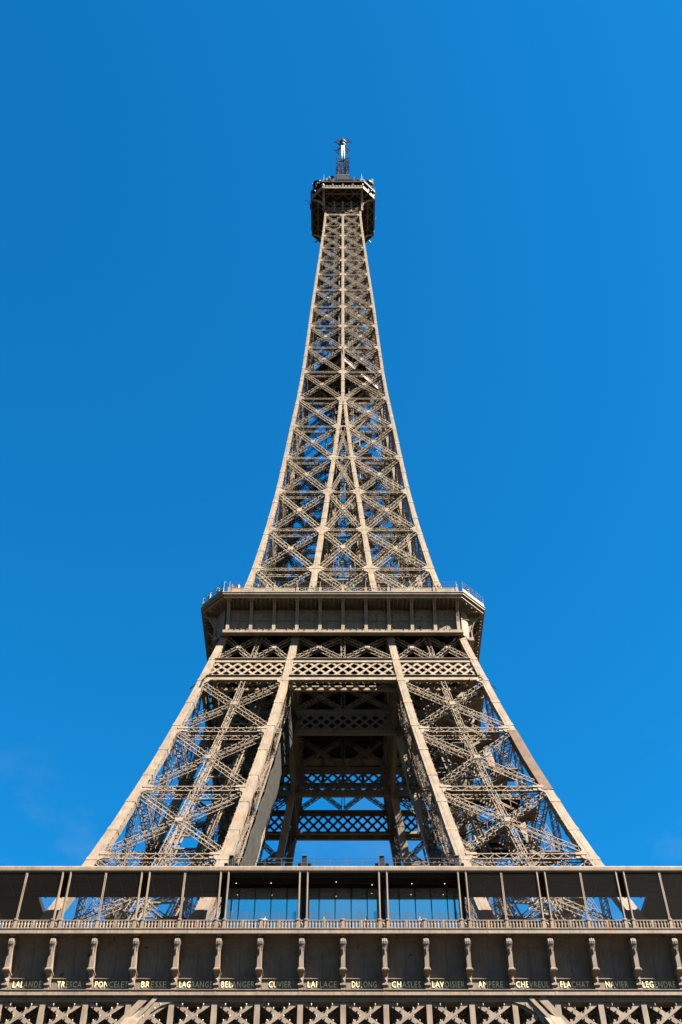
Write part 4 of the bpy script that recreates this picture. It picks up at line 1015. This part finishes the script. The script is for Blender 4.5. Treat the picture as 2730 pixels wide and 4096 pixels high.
for sg in (-1, 1):
    m = MB(); m.lathe(sg * 6.5, -5.9, [(1.15, ZR), (1.15, ZR + .2)], 10); m.lathe(sg * 6.5, -5.9, [(1.45, ZR + 2.5), (1.55, ZR + 2.9)], 12)
    for j in range(6):
        a = 2 * math.pi * j / 6; m.box(sg * 6.5 + 1.2 * math.cos(a) - .06, sg * 6.5 + 1.2 * math.cos(a) + .06, -5.9 + 1.2 * math.sin(a) - .06, -5.9 + 1.2 * math.sin(a) + .06, ZR, ZR + 2.5)
    m.build('aerial_stand', M_dark, SP)
    m = MB(); m.bar((sg * 8.4, -4.2, 275.6), (sg * 10.0, -4.2, 276.4), .07, .07, (0, -1, 0)); m.build('lightning_rod', M_dark, SP)

# sparkle lamps over the ironwork
for sg in (-1, 1):
    for (f_, z0, z1) in ((lambda z: w(z) - cc(z), 60, 110), (lambda z: xi(z) + cc(z), 60, 110), (lambda z: w(z) - cc(z), 118, 266), (lambda z: xi(z) + cc(z) if z < 181 else cc(z) / 2, 118, 266)):
        z = z0
        while z < z1:
            LAMPS.append((sg * (f_(z) - .07 if f_(z) > xi(z) + cc(z) + .1 else f_(z) + .07), -w(z) + .05, z)); z += .95
m = MB()
for p in LAMPS: m.octa(p, .105 if p[2] < 115 else .10)
m.build('sparkle_lamps', M_lamp, T, kind='stuff')

# ------------------------------------------------------------------ people at the parapets
def person_mesh(seed, top, legs, hair, skin=(.5, .32, .22), arm=0):
    m = MB(); J = {}
    me = bpy.data.meshes.new('sk')
    vs = [(0, 0, .95), (0, 0, 1.2), (0, .01, 1.42), (0, 0, 1.52), (0, -.02, 1.66), (0, -.01, 1.74),
          (.1, 0, .9), (.11, -.02, .5), (.11, .02, .08), (.11, -.14, .04), (-.1, 0, .9), (-.11, -.02, .5), (-.11, .02, .08), (-.11, -.14, .04),
          (.19, 0, 1.40), (.25, -.04, 1.14), (.2, -.26, 1.08), (.18, -.34, 1.09), (-.19, 0, 1.40), (-.25, -.04, 1.14), (-.2, -.26, 1.08 + arm), (-.18, -.34, 1.09 + arm)]
    es = [(0,1),(1,2),(2,3),(3,4),(4,5),(0,6),(6,7),(7,8),(8,9),(0,10),(10,11),(11,12),(12,13),(2,14),(14,15),(15,16),(16,17),(2,18),(18,19),(19,20),(20,21)]
    rs = [.15,.14,.15,.055,.1,.085,.095,.065,.05,.04,.095,.065,.05,.04,.065,.05,.04,.035,.065,.05,.04,.035]
    me.from_pydata(vs, es, []); o = bpy.data.objects.new('sk', me); col.objects.link(o)
    md = o.modifiers.new('s', 'SKIN'); sub = o.modifiers.new('d', 'SUBSURF'); sub.levels = 1
    sv = me.skin_vertices[0].data
    for i, r in enumerate(rs): sv[i].radius = (r, r * .8 if i in (0, 1, 2) else r)
    sv[0].use_root = True
    dg = bpy.context.evaluated_depsgraph_get(); nm = bpy.data.meshes.new_from_object(o.evaluated_get(dg)); bpy.data.objects.remove(o)
    nm.materials.clear()
    for c in (top, legs, hair, skin): nm.materials.append(plain('cloth', tuple(q * .26 for q in c), .8))
    for p in nm.polygons:
        c = p.center; z = c.z
        p.material_index = 2 if (z > 1.68 or (z > 1.58 and c.y > .03)) else 3 if z > 1.5 or (c.y < -.28 and .95 < z < 1.3 + arm) else 1 if z < .95 else 0
        p.use_smooth = True
    return nm
PEOPLE = [  # x, y, z, rot, colours, label
 (-19.6, -18.3, 117.07, -.8, (.8, .8, .8), (.06, .07, .12), (.05, .03, .02), 'person in a white top at the left cut corner of the second-floor parapet'),
 (-16.2, -20.2, 117.07, 0, (.5, .12, .1), (.05, .05, .06), (.10, .05, .03), 'person in a dark red top near the left end of the second-floor parapet'),
 (-15.2, -20.3, 117.07, .2, (.7, .6, .5), (.1, .1, .12), (.04, .03, .02), 'person in a beige top beside the one in dark red, second floor'),
 (-12.4, -20.3, 117.07, 0, (.12, .15, .3), (.05, .05, .06), (.03, .02, .02), 'person in a navy top in front of the left shaft column, second floor'),
 (1.5, -20.3, 117.07, .1, (.06, .35, .32), (.05, .05, .06), (.06, .04, .02), 'person in a teal top behind the crossed parapet bars, second floor'),
 (5.2, -20.3, 117.07, 0, (.6, .1, .08), (.07, .07, .1), (.04, .03, .02), 'person in a bright red top right of centre, second floor'),
 (14.0, -20.3, 117.07, 0, (.55, .3, .2), (.05, .05, .06), (.35, .2, .08), 'fair-haired person near the right end of the second-floor parapet'),
 (16.6, -20.2, 117.07, .3, (.1, .1, .1), (.05, .05, .06), (.03, .02, .02), 'person in black at the right end of the second-floor parapet'),
 (-18.2, -19.6, 117.07, -.8, (.25, .35, .5), (.06, .07, .12), (.2, .1, .05), 'person in a pale blue top on the left cut corner, second floor'),
 (-10.0, -20.3, 117.07, 0, (.6, .55, .15), (.05, .05, .06), (.05, .03, .02), 'person in a yellow top left of the crossed parapet bars, second floor'),
 (-8.1, -20.3, 117.07, .3, (.05, .05, .05), (.05, .05, .06), (.3, .2, .1), 'fair-haired person in black left of the crossed parapet bars, second floor'),
 (-4.4, -20.3, 117.07, 0, (.5, .5, .52), (.05, .05, .06), (.02, .02, .02), 'person in a grey top behind the leftmost crossed parapet bars, second floor'),
 (8.6, -20.3, 117.07, -.2, (.75, .75, .7), (.05, .05, .1), (.05, .03, .02), 'person in a cream top right of the crossed parapet bars, second floor'),
 (11.4, -20.3, 117.07, 0, (.3, .1, .3), (.05, .05, .06), (.03, .02, .02), 'person in a purple top before the right shaft column, second floor'),
 (18.3, -19.4, 117.07, .8, (.55, .2, .05), (.07, .07, .1), (.1, .06, .03), 'person in an orange top on the right cut corner, second floor'),
 (7.4, -35.2, 56.52, 0, (.2, .25, .5), (.05, .05, .1), (.05, .03, .02), 'person in a blue top behind the balusters at the right of the pavilion'),
 (-15.6, -33.5, 56.52, 0, (.65, .03, .03), (.04, .04, .06), (.04, .03, .02), 'person in a bright red top behind the first-floor mesh screen'),
 (-1.9, -35.2, 56.52, 0, (.08, .2, .07), (.05, .05, .05), (.05, .03, .02), 'person in a green top behind the middle balusters, first floor'),
 (-7.6, -35.2, 56.52, 0, (.75, .78, .8), (.05, .07, .14), (.05, .03, .02), 'person in a white top behind the balusters at the pavilion, first floor'),
 (2.3, -35.2, 56.52, .2, (.75, .6, .5), (.1, .1, .1), (.2, .1, .05), 'person in a pale pink top behind the balusters right of centre, first floor')]
for i, (x, y, z, r_, top, legs, hair, lab) in enumerate(PEOPLE):
    o = link('person', person_mesh(i, top, legs, hair, arm=.25 if i % 3 == 0 else 0), None, (x, y, z), r_)
    o['label'] = lab; o['category'] = 'person'; o['group'] = 'visitors at the parapets'
